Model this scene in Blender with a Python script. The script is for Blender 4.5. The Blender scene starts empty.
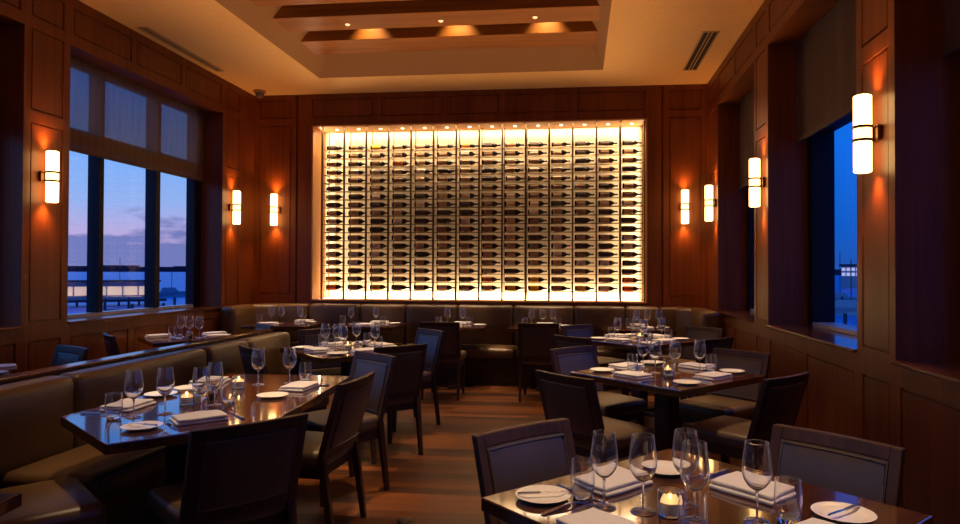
import bpy, bmesh, math, random
from mathutils import Vector, Matrix
random.seed(7)
S = bpy.context.scene
COL = S.collection
PI = math.pi

# ------------------------------------------------------------------ lamp powers
P_CEIL, P_DUSKL, P_DUSKR = 66, 24, 6
P_SCONCE, P_SCSPOT = 7.5, 18
P_BEAM = 80
P_RB, P_RT, P_RS, P_RF = 36, 24, 18, 38
P_CANDLE = .2
P_DL = 340

# ------------------------------------------------------------------ camera
cam_d = bpy.data.cameras.new('camera'); cam = bpy.data.objects.new('camera', cam_d); COL.objects.link(cam)
FPX, CX, W_, H_ = 670.0, 504.0, 960.0, 524.0
cam_d.sensor_fit = 'HORIZONTAL'; cam_d.sensor_width = 36.0
cam_d.lens = 36.0 * FPX / W_
cam_d.shift_x = -(CX - W_ / 2) / W_
cam_d.clip_end = 6000
yaw, pitch, roll = math.radians(6.3), math.atan(8.8 / 670), math.radians(0.19)
cam.matrix_world = (Matrix.Translation((0, 0, 1.45)) @ Matrix.Rotation(yaw, 4, 'Z')
                    @ Matrix.Rotation(PI / 2 + pitch, 4, 'X') @ Matrix.Rotation(roll, 4, 'Z'))
S.camera = cam

# ------------------------------------------------------------------ view
S.view_settings.view_transform = 'Standard'
S.view_settings.look = 'None'
S.view_settings.gamma = 1.0
S.view_settings.use_curve_mapping = False
S.view_settings.exposure = 0.18
S.cycles.max_bounces = 10
S.cycles.diffuse_bounces = 4
S.cycles.glossy_bounces = 4
S.cycles.transmission_bounces = 10
S.cycles.transparent_max_bounces = 16
S.cycles.sample_clamp_indirect = 3.0
S.cycles.blur_glossy = 0.3

# ------------------------------------------------------------------ sky at dusk
WARM = (1.0, 0.47, 0.13)
WARM2 = (1.0, 0.66, 0.32)
RACKL = (1.0, 0.77, 0.50)
def make_world():
    w = bpy.data.worlds.new('dusk'); S.world = w; w.use_nodes = True
    nt = w.node_tree; nt.nodes.clear(); N = nt.nodes.new; L = nt.links.new
    out = N('ShaderNodeOutputWorld'); bg = N('ShaderNodeBackground'); L(bg.outputs[0], out.inputs[0])
    tc = N('ShaderNodeTexCoord'); sep = N('ShaderNodeSeparateXYZ'); L(tc.outputs['Generated'], sep.inputs[0])
    def ramp(stops, src):
        r = N('ShaderNodeValToRGB'); e = r.color_ramp.elements
        while len(e) > 1: e.remove(e[-1])
        e[0].position, e[0].color = stops[0][0], (*stops[0][1], 1)
        for p, c in stops[1:]:
            k = e.new(p); k.color = (*c, 1)
        L(src, r.inputs[0]); return r.outputs[0]
    el = N('ShaderNodeMapRange'); el.inputs[1].default_value = 0; el.inputs[2].default_value = 0.35
    L(sep.outputs[2], el.inputs[0])
    west = ramp([(0, (.34, .27, .52)), (.12, (.47, .38, .68)), (.25, (.28, .42, .82)), (.5, (.14, .40, .95)), (.64, (.05, .36, 1.2)), (1, (.04, .34, 1.3))], el.outputs[0])
    east = ramp([(0, (.015, .09, .44)), (.15, (.006, .11, .60)), (.5, (.006, .16, .85)), (1, (.006, .12, .7))], el.outputs[0])
    # low cloud bank over the water
    mp = N('ShaderNodeMapping'); mp.inputs['Scale'].default_value = (7, 7, 26); L(tc.outputs['Generated'], mp.inputs[0])
    nz = N('ShaderNodeTexNoise'); nz.inputs['Scale'].default_value = 1.3; nz.inputs['Detail'].default_value = 6; L(mp.outputs[0], nz.inputs[0])
    top = N('ShaderNodeMath'); top.operation = 'MULTIPLY_ADD'; L(nz.outputs[0], top.inputs[0]); top.inputs[1].default_value = 0.16; top.inputs[2].default_value = -0.028
    d = N('ShaderNodeMath'); d.operation = 'SUBTRACT'; L(top.outputs[0], d.inputs[0]); L(sep.outputs[2], d.inputs[1])
    cm = N('ShaderNodeMapRange'); cm.inputs[1].default_value = -.002; cm.inputs[2].default_value = .012; L(d.outputs[0], cm.inputs[0])
    mw = N('ShaderNodeMixRGB'); L(cm.outputs[0], mw.inputs[0]); L(west, mw.inputs[1]); mw.inputs[2].default_value = (.16, .19, .48, 1)
    az = N('ShaderNodeMapRange'); az.inputs[1].default_value = -.25; az.inputs[2].default_value = .2; L(sep.outputs[0], az.inputs[0])
    mx = N('ShaderNodeMixRGB'); L(az.outputs[0], mx.inputs[0]); L(mw.outputs[0], mx.inputs[1]); L(east, mx.inputs[2])
    L(mx.outputs[0], bg.inputs[0]); bg.inputs[1].default_value = 1.0
make_world()

def area(name, loc, rot, sx, sy, power, col, spread=None):
    l = bpy.data.lights.new(name, 'AREA'); l.shape = 'RECTANGLE'; l.size = sx; l.size_y = sy
    l.energy = power; l.color = col
    if spread: l.spread = spread
    o = bpy.data.objects.new(name, l); COL.objects.link(o); o.location = loc; o.rotation_euler = rot
    return o
def spot(name, loc, power, col, deg=60, blend=.6, radius=.05, rot=(0, 0, 0), parent=None):
    l = bpy.data.lights.new(name, 'SPOT'); l.energy = power; l.color = col; l.spot_size = math.radians(deg)
    l.spot_blend = blend; l.shadow_soft_size = radius
    o = bpy.data.objects.new(name, l); COL.objects.link(o); o.location = loc; o.rotation_euler = rot
    if parent: o.parent = parent
    return o
# added ceiling fill light, no fixture (points up from above head height)
area('ceiling_fill_light', (-1.45, 4.5, 2.9), (PI, 0, 0), 4.6, 8.0, P_CEIL, WARM, math.radians(102))
# dusk daylight falling in through the bays (outside, above the sills)
for yy in (6.9,):
    area('dusk_light', (-6.8, yy, 4.3), (0, math.radians(-52), 0), 2.5, 2.6, P_DUSKL, (.22, .38, 1.0))
area('dusk_light', (-6.8, 3.7, 4.3), (0, math.radians(-52), 0), 2.5, 2.4, P_DUSKL, (.22, .38, 1.0))
for yy in (7.6, 5.3, 2.9):
    area('dusk_light', (4.2, yy, 4.4), (0, math.radians(52), 0), 2.5, 1.9, P_DUSKR, (.16, .30, 1.0))

# ------------------------------------------------------------------ materials
def mat(name):
    m = bpy.data.materials.new(name); m.use_nodes = True
    nt = m.node_tree; b = nt.nodes['Principled BSDF']
    return m, nt, b
def plain(name, col, rough=.5, metal=0, spec=.5, coat=0, emit=None, estr=0, bump=None, trans=0, sheen=0):
    m, nt, b = mat(name)
    b.inputs['Base Color'].default_value = (*col, 1); b.inputs['Roughness'].default_value = rough
    b.inputs['Metallic'].default_value = metal; b.inputs['Specular IOR Level'].default_value = spec
    b.inputs['Coat Weight'].default_value = coat; b.inputs['Coat Roughness'].default_value = .08
    b.inputs['Transmission Weight'].default_value = trans
    b.inputs['Sheen Weight'].default_value = sheen
    if emit: b.inputs['Emission Color'].default_value = (*emit, 1); b.inputs['Emission Strength'].default_value = estr
    if bump:
        sc, st = bump
        n = nt.nodes.new('ShaderNodeTexNoise'); n.inputs['Scale'].default_value = sc; n.inputs['Detail'].default_value = 4
        tc = nt.nodes.new('ShaderNodeTexCoord'); nt.links.new(tc.outputs['Object'], n.inputs[0])
        bp = nt.nodes.new('ShaderNodeBump'); bp.inputs['Strength'].default_value = st; bp.inputs['Distance'].default_value = .01
        nt.links.new(n.outputs[0], bp.inputs['Height']); nt.links.new(bp.outputs[0], b.inputs['Normal'])
        r = nt.nodes.new('ShaderNodeMixRGB'); r.blend_type = 'MULTIPLY'; r.inputs[0].default_value = .35
        r.inputs[1].default_value = (*col, 1); nt.links.new(n.outputs[0], r.inputs[2]); nt.links.new(r.outputs[0], b.inputs['Base Color'])
    return m
def wood(name, c1, c2, rough, grain=(40, 40, 1.6), coat=0, spec=.5, coords='Object', crough=.1):
    m, nt, b = mat(name); N = nt.nodes.new; L = nt.links.new
    tc = N('ShaderNodeTexCoord'); mp = N('ShaderNodeMapping'); mp.inputs['Scale'].default_value = grain
    L(tc.outputs[coords], mp.inputs[0])
    n1 = N('ShaderNodeTexNoise'); n1.inputs['Scale'].default_value = 1; n1.inputs['Detail'].default_value = 6; n1.inputs['Roughness'].default_value = .6
    n1.inputs['Distortion'].default_value = .4; L(mp.outputs[0], n1.inputs[0])
    n2 = N('ShaderNodeTexNoise'); n2.inputs['Scale'].default_value = .13; n2.inputs['Detail'].default_value = 2; L(mp.outputs[0], n2.inputs[0])
    mx = N('ShaderNodeMath'); mx.operation = 'MULTIPLY_ADD'; mx.inputs[1].default_value = .6; L(n1.outputs[0], mx.inputs[0])
    m2 = N('ShaderNodeMath'); m2.operation = 'MULTIPLY'; m2.inputs[1].default_value = .4; L(n2.outputs[0], m2.inputs[0]); L(m2.outputs[0], mx.inputs[2])
    r = N('ShaderNodeValToRGB'); r.color_ramp.elements[0].position = .35; r.color_ramp.elements[1].position = .65
    r.color_ramp.elements[0].color = (*c1, 1); r.color_ramp.elements[1].color = (*c2, 1)
    L(mx.outputs[0], r.inputs[0]); L(r.outputs[0], b.inputs['Base Color'])
    b.inputs['Roughness'].default_value = rough; b.inputs['Coat Weight'].default_value = coat; b.inputs['Coat Roughness'].default_value = crough
    b.inputs['Specular IOR Level'].default_value = spec
    bp = N('ShaderNodeBump'); bp.inputs['Strength'].default_value = .05; bp.inputs['Distance'].default_value = .005
    L(n1.outputs[0], bp.inputs['Height']); L(bp.outputs[0], b.inputs['Normal'])
    return m
def floor_mat():
    m, nt, b = mat('floor_planks'); N = nt.nodes.new; L = nt.links.new
    tc = N('ShaderNodeTexCoord'); br = N('ShaderNodeTexBrick')
    br.inputs['Scale'].default_value = 1; br.inputs['Brick Width'].default_value = 1.3; br.inputs['Row Height'].default_value = .11
    br.inputs['Mortar Size'].default_value = .0035; br.inputs['Color1'].default_value = (0, 0, 0, 1); br.inputs['Color2'].default_value = (1, 1, 1, 1)
    br.inputs['Mortar'].default_value = (.5, .5, .5, 1); br.inputs['Bias'].default_value = 0
    br.offset = .37; br.offset_frequency = 2
    L(tc.outputs['Object'], br.inputs[0])
    mp = N('ShaderNodeMapping'); mp.inputs['Scale'].default_value = (2.5, 60, 1); L(tc.outputs['Object'], mp.inputs[0])
    n = N('ShaderNodeTexNoise'); n.inputs['Scale'].default_value = 1; n.inputs['Detail'].default_value = 5; L(mp.outputs[0], n.inputs[0])
    ad = N('ShaderNodeMath'); ad.operation = 'MULTIPLY_ADD'; ad.inputs[1].default_value = .62; L(br.outputs[0], ad.inputs[0]); 
    h = N('ShaderNodeMath'); h.operation = 'MULTIPLY'; h.inputs[1].default_value = .38; L(n.outputs[0], h.inputs[0]); L(h.outputs[0], ad.inputs[2])
    r = N('ShaderNodeValToRGB'); e = r.color_ramp.elements
    e[0].position = .15; e[0].color = (.030, .009, .003, 1); e[1].position = .85; e[1].color = (.19, .056, .010, 1)
    L(ad.outputs[0], r.inputs[0])
    mo = N('ShaderNodeMixRGB'); L(br.outputs['Fac'], mo.inputs[0]); L(r.outputs[0], mo.inputs[1]); mo.inputs[2].default_value = (.02, .008, .004, 1)
    L(mo.outputs[0], b.inputs['Base Color']); b.inputs['Roughness'].default_value = .38
    bp = N('ShaderNodeBump'); bp.inputs['Strength'].default_value = .12; bp.inputs['Distance'].default_value = .004; bp.invert = True
    L(br.outputs['Fac'], bp.inputs['Height']); L(bp.outputs[0], b.inputs['Normal'])
    return m
def shade_mat():
    m, nt, b = mat('sheer_shade'); N = nt.nodes.new; L = nt.links.new
    nt.nodes.remove(b); out = nt.nodes['Material Output']
    tr = N('ShaderNodeBsdfTransparent'); tr.inputs[0].default_value = (.50, .45, .50, 1)
    df = N('ShaderNodeBsdfDiffuse'); df.inputs[0].default_value = (.34, .22, .10, 1)
    tl = N('ShaderNodeBsdfTranslucent'); tl.inputs[0].default_value = (.20, .15, .10, 1)
    a = N('ShaderNodeMixShader'); a.inputs[0].default_value = .35; L(df.outputs[0], a.inputs[1]); L(tl.outputs[0], a.inputs[2])
    wv = N('ShaderNodeTexWave'); wv.wave_type = 'BANDS'; wv.bands_direction = 'Y'; wv.inputs['Scale'].default_value = 3.1; wv.inputs['Distortion'].default_value = 1.5
    tc = N('ShaderNodeTexCoord'); L(tc.outputs['Object'], wv.inputs[0])
    mr = N('ShaderNodeMapRange'); mr.inputs[3].default_value = .20; mr.inputs[4].default_value = .27; L(wv.outputs[0], mr.inputs[0])
    c = N('ShaderNodeMixShader'); L(mr.outputs[0], c.inputs[0]); L(a.outputs[0], c.inputs[1]); L(tr.outputs[0], c.inputs[2])
    L(c.outputs[0], out.inputs[0]); return m
def pane_mat():
    m, nt, b = mat('window_glass'); N = nt.nodes.new; L = nt.links.new
    nt.nodes.remove(b); out = nt.nodes['Material Output']
    tr = N('ShaderNodeBsdfTransparent'); gl = N('ShaderNodeBsdfGlossy'); gl.inputs['Roughness'].default_value = .0
    f = N('ShaderNodeFresnel'); f.inputs[0].default_value = 1.5
    c = N('ShaderNodeMixShader'); L(f.outputs[0], c.inputs[0]); L(tr.outputs[0], c.inputs[1]); L(gl.outputs[0], c.inputs[2])
    L(c.outputs[0], out.inputs[0]); return m
def glassware_mat():
    m, nt, b = mat('clear_glass'); N = nt.nodes.new; L = nt.links.new
    nt.nodes.remove(b); out = nt.nodes['Material Output']
    g = N('ShaderNodeBsdfGlass'); g.inputs['IOR'].default_value = 1.55; g.inputs['Roughness'].default_value = 0
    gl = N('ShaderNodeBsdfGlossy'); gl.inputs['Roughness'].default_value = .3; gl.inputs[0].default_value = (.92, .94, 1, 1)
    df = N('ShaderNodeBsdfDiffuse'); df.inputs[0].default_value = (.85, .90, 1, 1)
    edge_glint = N('ShaderNodeMixShader'); edge_glint.inputs[0].default_value = .55; L(gl.outputs[0], edge_glint.inputs[1]); L(df.outputs[0], edge_glint.inputs[2])  # pale mix painted on the rims, stands in for bright edge reflections
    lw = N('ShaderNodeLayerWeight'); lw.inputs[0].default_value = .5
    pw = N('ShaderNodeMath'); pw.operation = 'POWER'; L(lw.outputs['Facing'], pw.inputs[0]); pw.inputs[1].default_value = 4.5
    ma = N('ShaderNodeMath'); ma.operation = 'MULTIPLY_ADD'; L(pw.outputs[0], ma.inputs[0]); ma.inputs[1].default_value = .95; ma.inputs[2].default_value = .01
    mx = N('ShaderNodeMixShader'); L(ma.outputs[0], mx.inputs[0]); L(g.outputs[0], mx.inputs[1]); L(edge_glint.outputs[0], mx.inputs[2])
    L(mx.outputs[0], out.inputs[0]); return m
def water_mat():
    m, nt, b = mat('harbour_water'); N = nt.nodes.new; L = nt.links.new
    b.inputs['Base Color'].default_value = (.03, .13, .40, 1); b.inputs['Roughness'].default_value = .35; b.inputs['IOR'].default_value = 1.33; b.inputs['Specular IOR Level'].default_value = .25
    tc = N('ShaderNodeTexCoord'); mp = N('ShaderNodeMapping'); mp.inputs['Scale'].default_value = (.5, .5, 1); L(tc.outputs['Object'], mp.inputs[0])
    n = N('ShaderNodeTexNoise'); n.inputs['Scale'].default_value = 1; n.inputs['Detail'].default_value = 4; L(mp.outputs[0], n.inputs[0])
    bp = N('ShaderNodeBump'); bp.inputs['Strength'].default_value = .5; bp.inputs['Distance'].default_value = .5
    L(n.outputs[0], bp.inputs['Height']); L(bp.outputs[0], b.inputs['Normal']); return m
def upholstery(name, col, rough=.42):
    m, nt, b = mat(name); N = nt.nodes.new; L = nt.links.new
    b.inputs['Base Color'].default_value = (*col, 1); b.inputs['Roughness'].default_value = rough
    tc = N('ShaderNodeTexCoord')
    v = N('ShaderNodeTexVoronoi'); v.inputs['Scale'].default_value = 260; L(tc.outputs['Object'], v.inputs[0])
    n = N('ShaderNodeTexNoise'); n.inputs['Scale'].default_value = 6; L(tc.outputs['Object'], n.inputs[0])
    mr = N('ShaderNodeMapRange'); mr.inputs[3].default_value = .75; mr.inputs[4].default_value = 1.2; L(n.outputs[0], mr.inputs[0])
    mm = N('ShaderNodeMixRGB'); mm.blend_type = 'MULTIPLY'; mm.inputs[0].default_value = 1; mm.inputs[1].default_value = (*col, 1); L(mr.outputs[0], mm.inputs[2])
    L(mm.outputs[0], b.inputs['Base Color'])
    bp = N('ShaderNodeBump'); bp.inputs['Strength'].default_value = .15; bp.inputs['Distance'].default_value = .002
    L(v.outputs[0], bp.inputs['Height']); L(bp.outputs[0], b.inputs['Normal']); return m

M = {}
M['mahogany'] = wood('mahogany_panel', (.115, .029, .007), (.215, .059, .0135), .42, (22, 22, 1.2), spec=.28)
M['mahogany_h'] = wood('mahogany_sill', (.10, .03, .008), (.18, .056, .016), .22, (20, 2, 20), coat=.4)
M['beam'] = wood('beam_wood', (.17, .056, .006), (.32, .115, .013), .45, (1.2, 22, 22))
M['espresso'] = wood('espresso_wood', (.028, .012, .006), (.060, .026, .012), .45, (40, 40, 3), spec=.3)
M['table'] = wood('polished_table_top', (.036, .011, .004), (.095, .031, .008), .2, (3, 30, 30), coat=.6, crough=.06)
M['table'].node_tree.nodes['Principled BSDF'].inputs['Coat IOR'].default_value = 1.9
M['table'].node_tree.nodes['Principled BSDF'].inputs['Coat Weight'].default_value = .95
M['table'].node_tree.nodes['Principled BSDF'].inputs['Specular IOR Level'].default_value = .15
M['table_leg'] = wood('dark_table_leg', (.018, .009, .006), (.04, .018, .01), .4)
M['floor'] = floor_mat()
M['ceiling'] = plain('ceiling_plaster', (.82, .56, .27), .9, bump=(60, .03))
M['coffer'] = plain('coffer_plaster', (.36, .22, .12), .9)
M['lining'] = wood('dark_lining', (.02, .008, .004), (.04, .015, .006), .6)
M['dark'] = plain('dark_recess', (.012, .008, .006), .8)
M['leather'] = upholstery('olive_leather', (.095, .048, .016), .38)
M['leather_dark'] = upholstery('seat_leather', (.098, .058, .027), .40)
M['pad'] = upholstery('chair_leather', (.058, .038, .025), .36)
M['piping'] = plain('piping_leather', (.07, .05, .04), .35)
M['linen'] = plain('white_linen', (.80, .74, .68), .85, bump=(220, .12), sheen=.2)
M['china'] = plain('white_china', (.82, .76, .68), .18)
M['steel'] = plain('polished_steel', (.72, .70, .68), .14, metal=1)
M['knife_handle'] = plain('steel_handle', (.42, .42, .46), .25, metal=1)
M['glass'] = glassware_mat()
M['pane'] = pane_mat()
M['sheer'] = shade_mat()
M['blackout'] = plain('brown_shade_fabric', (.13, .085, .045), .9, bump=(5, .1))
M['hem'] = plain('shade_hem', (.10, .065, .035), .8)
M['frame'] = plain('window_frame', (.013, .011, .016), .6, spec=.15)
M['rail'] = plain('pale_window_rail', (.40, .40, .44), .35)
M['bronze'] = plain('bronze', (.16, .085, .04), .35, metal=1)
M['brass'] = plain('rack_metal', (.13, .075, .03), .4, metal=.8)
M['gold_wood'] = wood('rack_surround_wood', (.45, .18, .04), (.60, .26, .065), .45)
M['back_panel'] = plain('cream_back_panel', (.82, .66, .42), .8)
M['frosted'] = plain('lit_frosted_glass', (.9, .8, .65), .4, emit=(1.0, .58, .20), estr=P_SCONCE)
M['frosted_mid'] = plain('lit_frosted_glass_band', (.9, .8, .65), .4, emit=(1.0, .50, .15), estr=P_SCONCE * .7)
M['pin'] = plain('pinhole_lens', (1, .8, .6), .4, emit=(1.0, .62, .30), estr=1.0)
M['lamp'] = plain('lamp_lens', (1, .9, .7), .4, emit=(1.0, .75, .42), estr=7)
M['led'] = plain('led_strip', (1, .9, .7), .4, emit=(1.0, .78, .45), estr=3)
M['flame'] = plain('candle_flame', (1, .8, .4), .5, emit=(1.0, .62, .20), estr=14)
M['wax'] = plain('candle_wax', (.85, .70, .48), .5, )
M['salt'] = plain('salt', (.75, .70, .62), .8)
M['pepper'] = plain('pepper', (.06, .045, .035), .8)
M['bottle'] = plain('dark_bottle_glass', (.012, .009, .006), .12, spec=.6)
LABELS_C = {'tan': (.46, .28, .13), 'cream': (.72, .55, .36), 'brown': (.28, .15, .06), 'yellow': (.75, .46, .02), 'orange': (.70, .17, .02), 'dark': (.06, .032, .016), 'red': (.42, .05, .015)}
for k, c in LABELS_C.items(): M['label_' + k] = plain('label_' + k, c, .7)
M['cap_dark'] = plain('foil_dark', (.03, .015, .010), .4)
M['cap_tan'] = plain('foil_tan', (.30, .19, .09), .4)
M['cap_red'] = plain('foil_red', (.45, .06, .02), .4)
M['vent'] = plain('vent_metal', (.40, .28, .16), .6)
M['cctv'] = plain('camera_housing', (.12, .10, .09), .3)
M['water'] = water_mat()
M['shore'] = plain('far_shore', (.010, .014, .035), .9)
M['pier'] = plain('pier_timber', (.03, .03, .045), .8)
M['litwin'] = plain('lit_windows', (.9, .7, .4), .5, emit=(1.0, .62, .34), estr=.5)
M['litwhite'] = plain('lit_facade', (.7, .7, .75), .5, emit=(.85, .80, .85), estr=.45)
M['hull'] = plain('boat_hull', (.25, .26, .32), .4)

# ------------------------------------------------------------------ mesh helpers
class MB:
    def __init__(s): s.v = []; s.f = []
    def add(s, vs, fs):
        o = len(s.v); s.v += [tuple(p) for p in vs]; s.f += [tuple(i + o for i in f) for f in fs]; return s
    def box(s, x0, y0, z0, x1, y1, z1):
        v = [(x, y, z) for z in (z0, z1) for y in (y0, y1) for x in (x0, x1)]
        return s.add(v, [(0, 2, 3, 1), (4, 5, 7, 6), (0, 1, 5, 4), (2, 6, 7, 3), (0, 4, 6, 2), (1, 3, 7, 5)])
    def quad(s, *p): return s.add(p, [tuple(range(len(p)))])
    def prism(s, pts, z0, z1):
        n = len(pts); v = [(x, y, z0) for x, y in pts] + [(x, y, z1) for x, y in pts]
        return s.add(v, [tuple(range(n - 1, -1, -1)), tuple(range(n, 2 * n))] + [(i, (i + 1) % n, n + (i + 1) % n, n + i) for i in range(n)])
    def hull8(s, a, b):  # two quads (4 pts each) -> closed hexahedron
        return s.add(list(a) + list(b), [(3, 2, 1, 0), (4, 5, 6, 7)] + [(i, (i + 1) % 4, 4 + (i + 1) % 4, 4 + i) for i in range(4)])
    def lathe(s, prof, seg=24, c=(0, 0, 0), axis='Z'):
        v = []; f = []
        for r, z in prof:
            for k in range(seg):
                a = 2 * PI * k / seg; p = (r * math.cos(a), r * math.sin(a), z)
                if axis == 'X': p = (p[2], p[0], p[1])
                if axis == 'Y': p = (p[1], p[2], p[0])
                v.append((p[0] + c[0], p[1] + c[1], p[2] + c[2]))
        n = len(prof)
        for i in range(n - 1):
            for k in range(seg):
                k2 = (k + 1) % seg
                f.append((i * seg + k, i * seg + k2, (i + 1) * seg + k2, (i + 1) * seg + k))
        if prof[0][0] > 1e-5: f.append(tuple(range(seg - 1, -1, -1)))
        if prof[-1][0] > 1e-5: f.append(tuple((n - 1) * seg + k for k in range(seg)))
        return s.add(v, f)
    def tube(s, pts, r, seg=6, closed=False):
        pts = [Vector(p) for p in pts]; n = len(pts); v = []; f = []
        for i, p in enumerate(pts):
            a = pts[i - 1] if (i > 0 or closed) else p; b = pts[(i + 1) % n] if (i < n - 1 or closed) else p
            t = (b - a).normalized(); up = Vector((0, 0, 1)) if abs(t.z) < .9 else Vector((1, 0, 0))
            x = t.cross(up).normalized(); y = x.cross(t)
            for k in range(seg):
                q = p + (x * math.cos(2 * PI * k / seg) + y * math.sin(2 * PI * k / seg)) * r; v.append(q)
        for i in range(n if closed else n - 1):
            j = (i + 1) % n
            for k in range(seg):
                k2 = (k + 1) % seg; f.append((i * seg + k, i * seg + k2, j * seg + k2, j * seg + k))
        if not closed: f += [tuple(range(seg - 1, -1, -1)), tuple((n - 1) * seg + k for k in range(seg))]
        return s.add(v, f)
    def rounded(s, c, h, r, crown=(0, 0, 0), n=7):
        """soft cushion block: half sizes h, edge radius r, crown = extra bulge of the faces"""
        def ticks(hh):
            t = [-hh, -hh + r * .3, -hh + r * .7, -hh + r]; m = hh - r
            t += [-m + 2 * m * i / n for i in range(1, n)] + [hh - r, hh - r * .7, hh - r * .3, hh]
            return t
        T = [ticks(x) for x in h]
        def mapp(p):
            q = Vector([max(-h[i] + r, min(h[i] - r, p[i])) for i in range(3)]); d = Vector(p) - q
            if d.length > 1e-9: q = q + d.normalized() * r
            k = [1 - (q[i] / h[i]) ** 2 for i in range(3)]
            q.x += crown[0] * k[1] * k[2] * (q.x / h[0]); q.y += crown[1] * k[0] * k[2] * (q.y / h[1]); q.z += crown[2] * k[0] * k[1] * (q.z / h[2])
            return q + Vector(c)
        for ax in range(3):
            a, b = (ax + 1) % 3, (ax + 2) % 3
            for sg in (-1, 1):
                vs = []; fs = []
                for ta in T[a]:
                    for tb in T[b]:
                        p = [0, 0, 0]; p[ax] = sg * h[ax]; p[a] = ta; p[b] = tb; vs.append(mapp(p))
                nb = len(T[b])
                for i in range(len(T[a]) - 1):
                    for j in range(nb - 1):
                        q = (i * nb + j, (i + 1) * nb + j, (i + 1) * nb + j + 1, i * nb + j + 1)
                        fs.append(q if sg > 0 else q[::-1])
                s.add(vs, fs)
        return s
    def xf(s, mtx):
        s.v = [tuple(mtx @ Vector(p)) for p in s.v]; return s
    def join(s, o): return s.add(o.v, o.f)
    def build(s, name, m, parent=None, smooth=False, bevel=0, weld=False, seg=2):
        me = bpy.data.meshes.new(name); me.from_pydata(s.v, [], s.f)
        if weld or bevel or smooth:
            bm = bmesh.new(); bm.from_mesh(me); bmesh.ops.remove_doubles(bm, verts=bm.verts, dist=1e-5)
            if bevel:
                bmesh.ops.recalc_face_normals(bm, faces=bm.faces)
                ed = [e for e in bm.edges if len(e.link_faces) == 2 and e.calc_face_angle(0) > .5]
                bmesh.ops.bevel(bm, geom=ed, offset=bevel, segments=seg, profile=.6, affect='EDGES', clamp_overlap=True)
            bm.to_mesh(me); bm.free()
        me.materials.append(m)
        if smooth:
            me.polygons.foreach_set('use_smooth', [True] * len(me.polygons))
            me.set_sharp_from_angle(angle=math.radians(50))
        o = bpy.data.objects.new(name, me); COL.objects.link(o)
        if parent is not None: o.parent = parent
        return o
def tag(o, label=None, cat=None, group=None, kind=None):
    if label: o['label'] = label
    if cat: o['category'] = cat
    if group: o['group'] = group
    if kind: o['kind'] = kind
    return o
def thing(name, label, cat, loc=(0, 0, 0), rz=0, group=None):
    o = bpy.data.objects.new(name, None); COL.objects.link(o); o.empty_display_size = .1
    o.location = loc; o.rotation_euler = (0, 0, rz); return tag(o, label, cat, group)
def dup(o, loc=None, rz=None, label=None, group=None, cat=None, parent=None):
    c = o.copy(); COL.objects.link(c)
    if parent is not None: c.parent = parent
    if loc is not None: c.location = loc
    if rz is not None: c.rotation_euler = (0, 0, rz)
    if label: c['label'] = label
    if group: c['group'] = group
    if cat: c['category'] = cat
    for ch in list(o.children): dup(ch, parent=c)
    return c
def structure(o, label, cat): return tag(o, label, cat, None, 'structure')
class Proto:
    """first call returns the built thing itself, later calls copies of it"""
    def __init__(s, root): s.root = root; s.used = False
    def put(s, loc, rz, label, cat, group):
        if not s.used:
            s.used = True; o = s.root; o.location = loc; o.rotation_euler = (0, 0, rz); return tag(o, label, cat, group)
        return dup(s.root, loc, rz, label, group, cat)

# ================================================================== THE ROOM
XL, XR, YB, YN, ZC = -4.6, 1.70, 9.1, -3.2, 3.94
def ring_panel(mb, P, u0, u1, v0, v1):
    steps = [(0, 0), (.003, .016), (.013, .016), (.016, .004)]
    loops = [[P(u0 + i, v0 + i, d), P(u1 - i, v0 + i, d), P(u1 - i, v1 - i, d), P(u0 + i, v1 - i, d)] for i, d in steps]
    for a, b in zip(loops, loops[1:]):
        for k in range(4): mb.quad(a[k], a[(k + 1) % 4], b[(k + 1) % 4], b[k])
    mb.quad(*loops[-1])
def panel_wall(mb, P, u0, u1, v0, v1, panels, holes):
    rs = panels + holes
    us = sorted({u0, u1} | {r[i] for r in rs for i in (0, 1) if u0 < r[i] < u1}); vs = sorted({v0, v1} | {r[i] for r in rs for i in (2, 3) if v0 < r[i] < v1})
    for a, b in zip(us, us[1:]):
        for c, d in zip(vs, vs[1:]):
            mu, mv = (a + b) / 2, (c + d) / 2
            if any(r[0] < mu < r[1] and r[2] < mv < r[3] for r in rs): continue
            mb.quad(P(a, c, 0), P(b, c, 0), P(b, d, 0), P(a, d, 0))
    for r in panels: ring_panel(mb, P, *r)

ZS, ZH = .955, 3.5        # sill and header of the bays
# --- floor, ceiling
mb = MB(); mb.box(XL - .6, YN - .2, -.08, XR + .6, YB + .7, 0)
structure(mb.build('floor', M['floor']), 'warm brown hardwood plank floor of the dining room', 'floor')
CX0, CX1, CY0, CY1 = -3.34, .305, 1.2, 8.34
sl = .27; ZT = 4.55
mb = MB()
panel_wall(mb, lambda u, v, d: (u, v, ZC + d), XL - .6, XR + .6, YN - .2, YB + .6, [], [(CX0, CX1, CY0, CY1)])
structure(mb.build('ceiling', M['ceiling']), 'cream plaster ceiling around the recessed timber coffer', 'ceiling')
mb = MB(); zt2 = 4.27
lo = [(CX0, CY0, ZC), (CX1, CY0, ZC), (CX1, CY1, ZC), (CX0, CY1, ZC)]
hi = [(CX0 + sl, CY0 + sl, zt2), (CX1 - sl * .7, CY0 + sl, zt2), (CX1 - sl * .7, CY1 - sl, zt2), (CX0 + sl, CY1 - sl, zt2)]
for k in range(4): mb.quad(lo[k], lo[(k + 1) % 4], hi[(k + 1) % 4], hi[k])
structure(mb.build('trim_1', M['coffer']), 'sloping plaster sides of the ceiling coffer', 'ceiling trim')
mb = MB(); hx0, hx1, hy0, hy1 = CX0 + sl, CX1 - sl * .7, CY0 + sl, CY1 - sl
for k in range(4): mb.quad(hi[k], hi[(k + 1) % 4], (*hi[(k + 1) % 4][:2], ZT), (*hi[k][:2], ZT))
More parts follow.
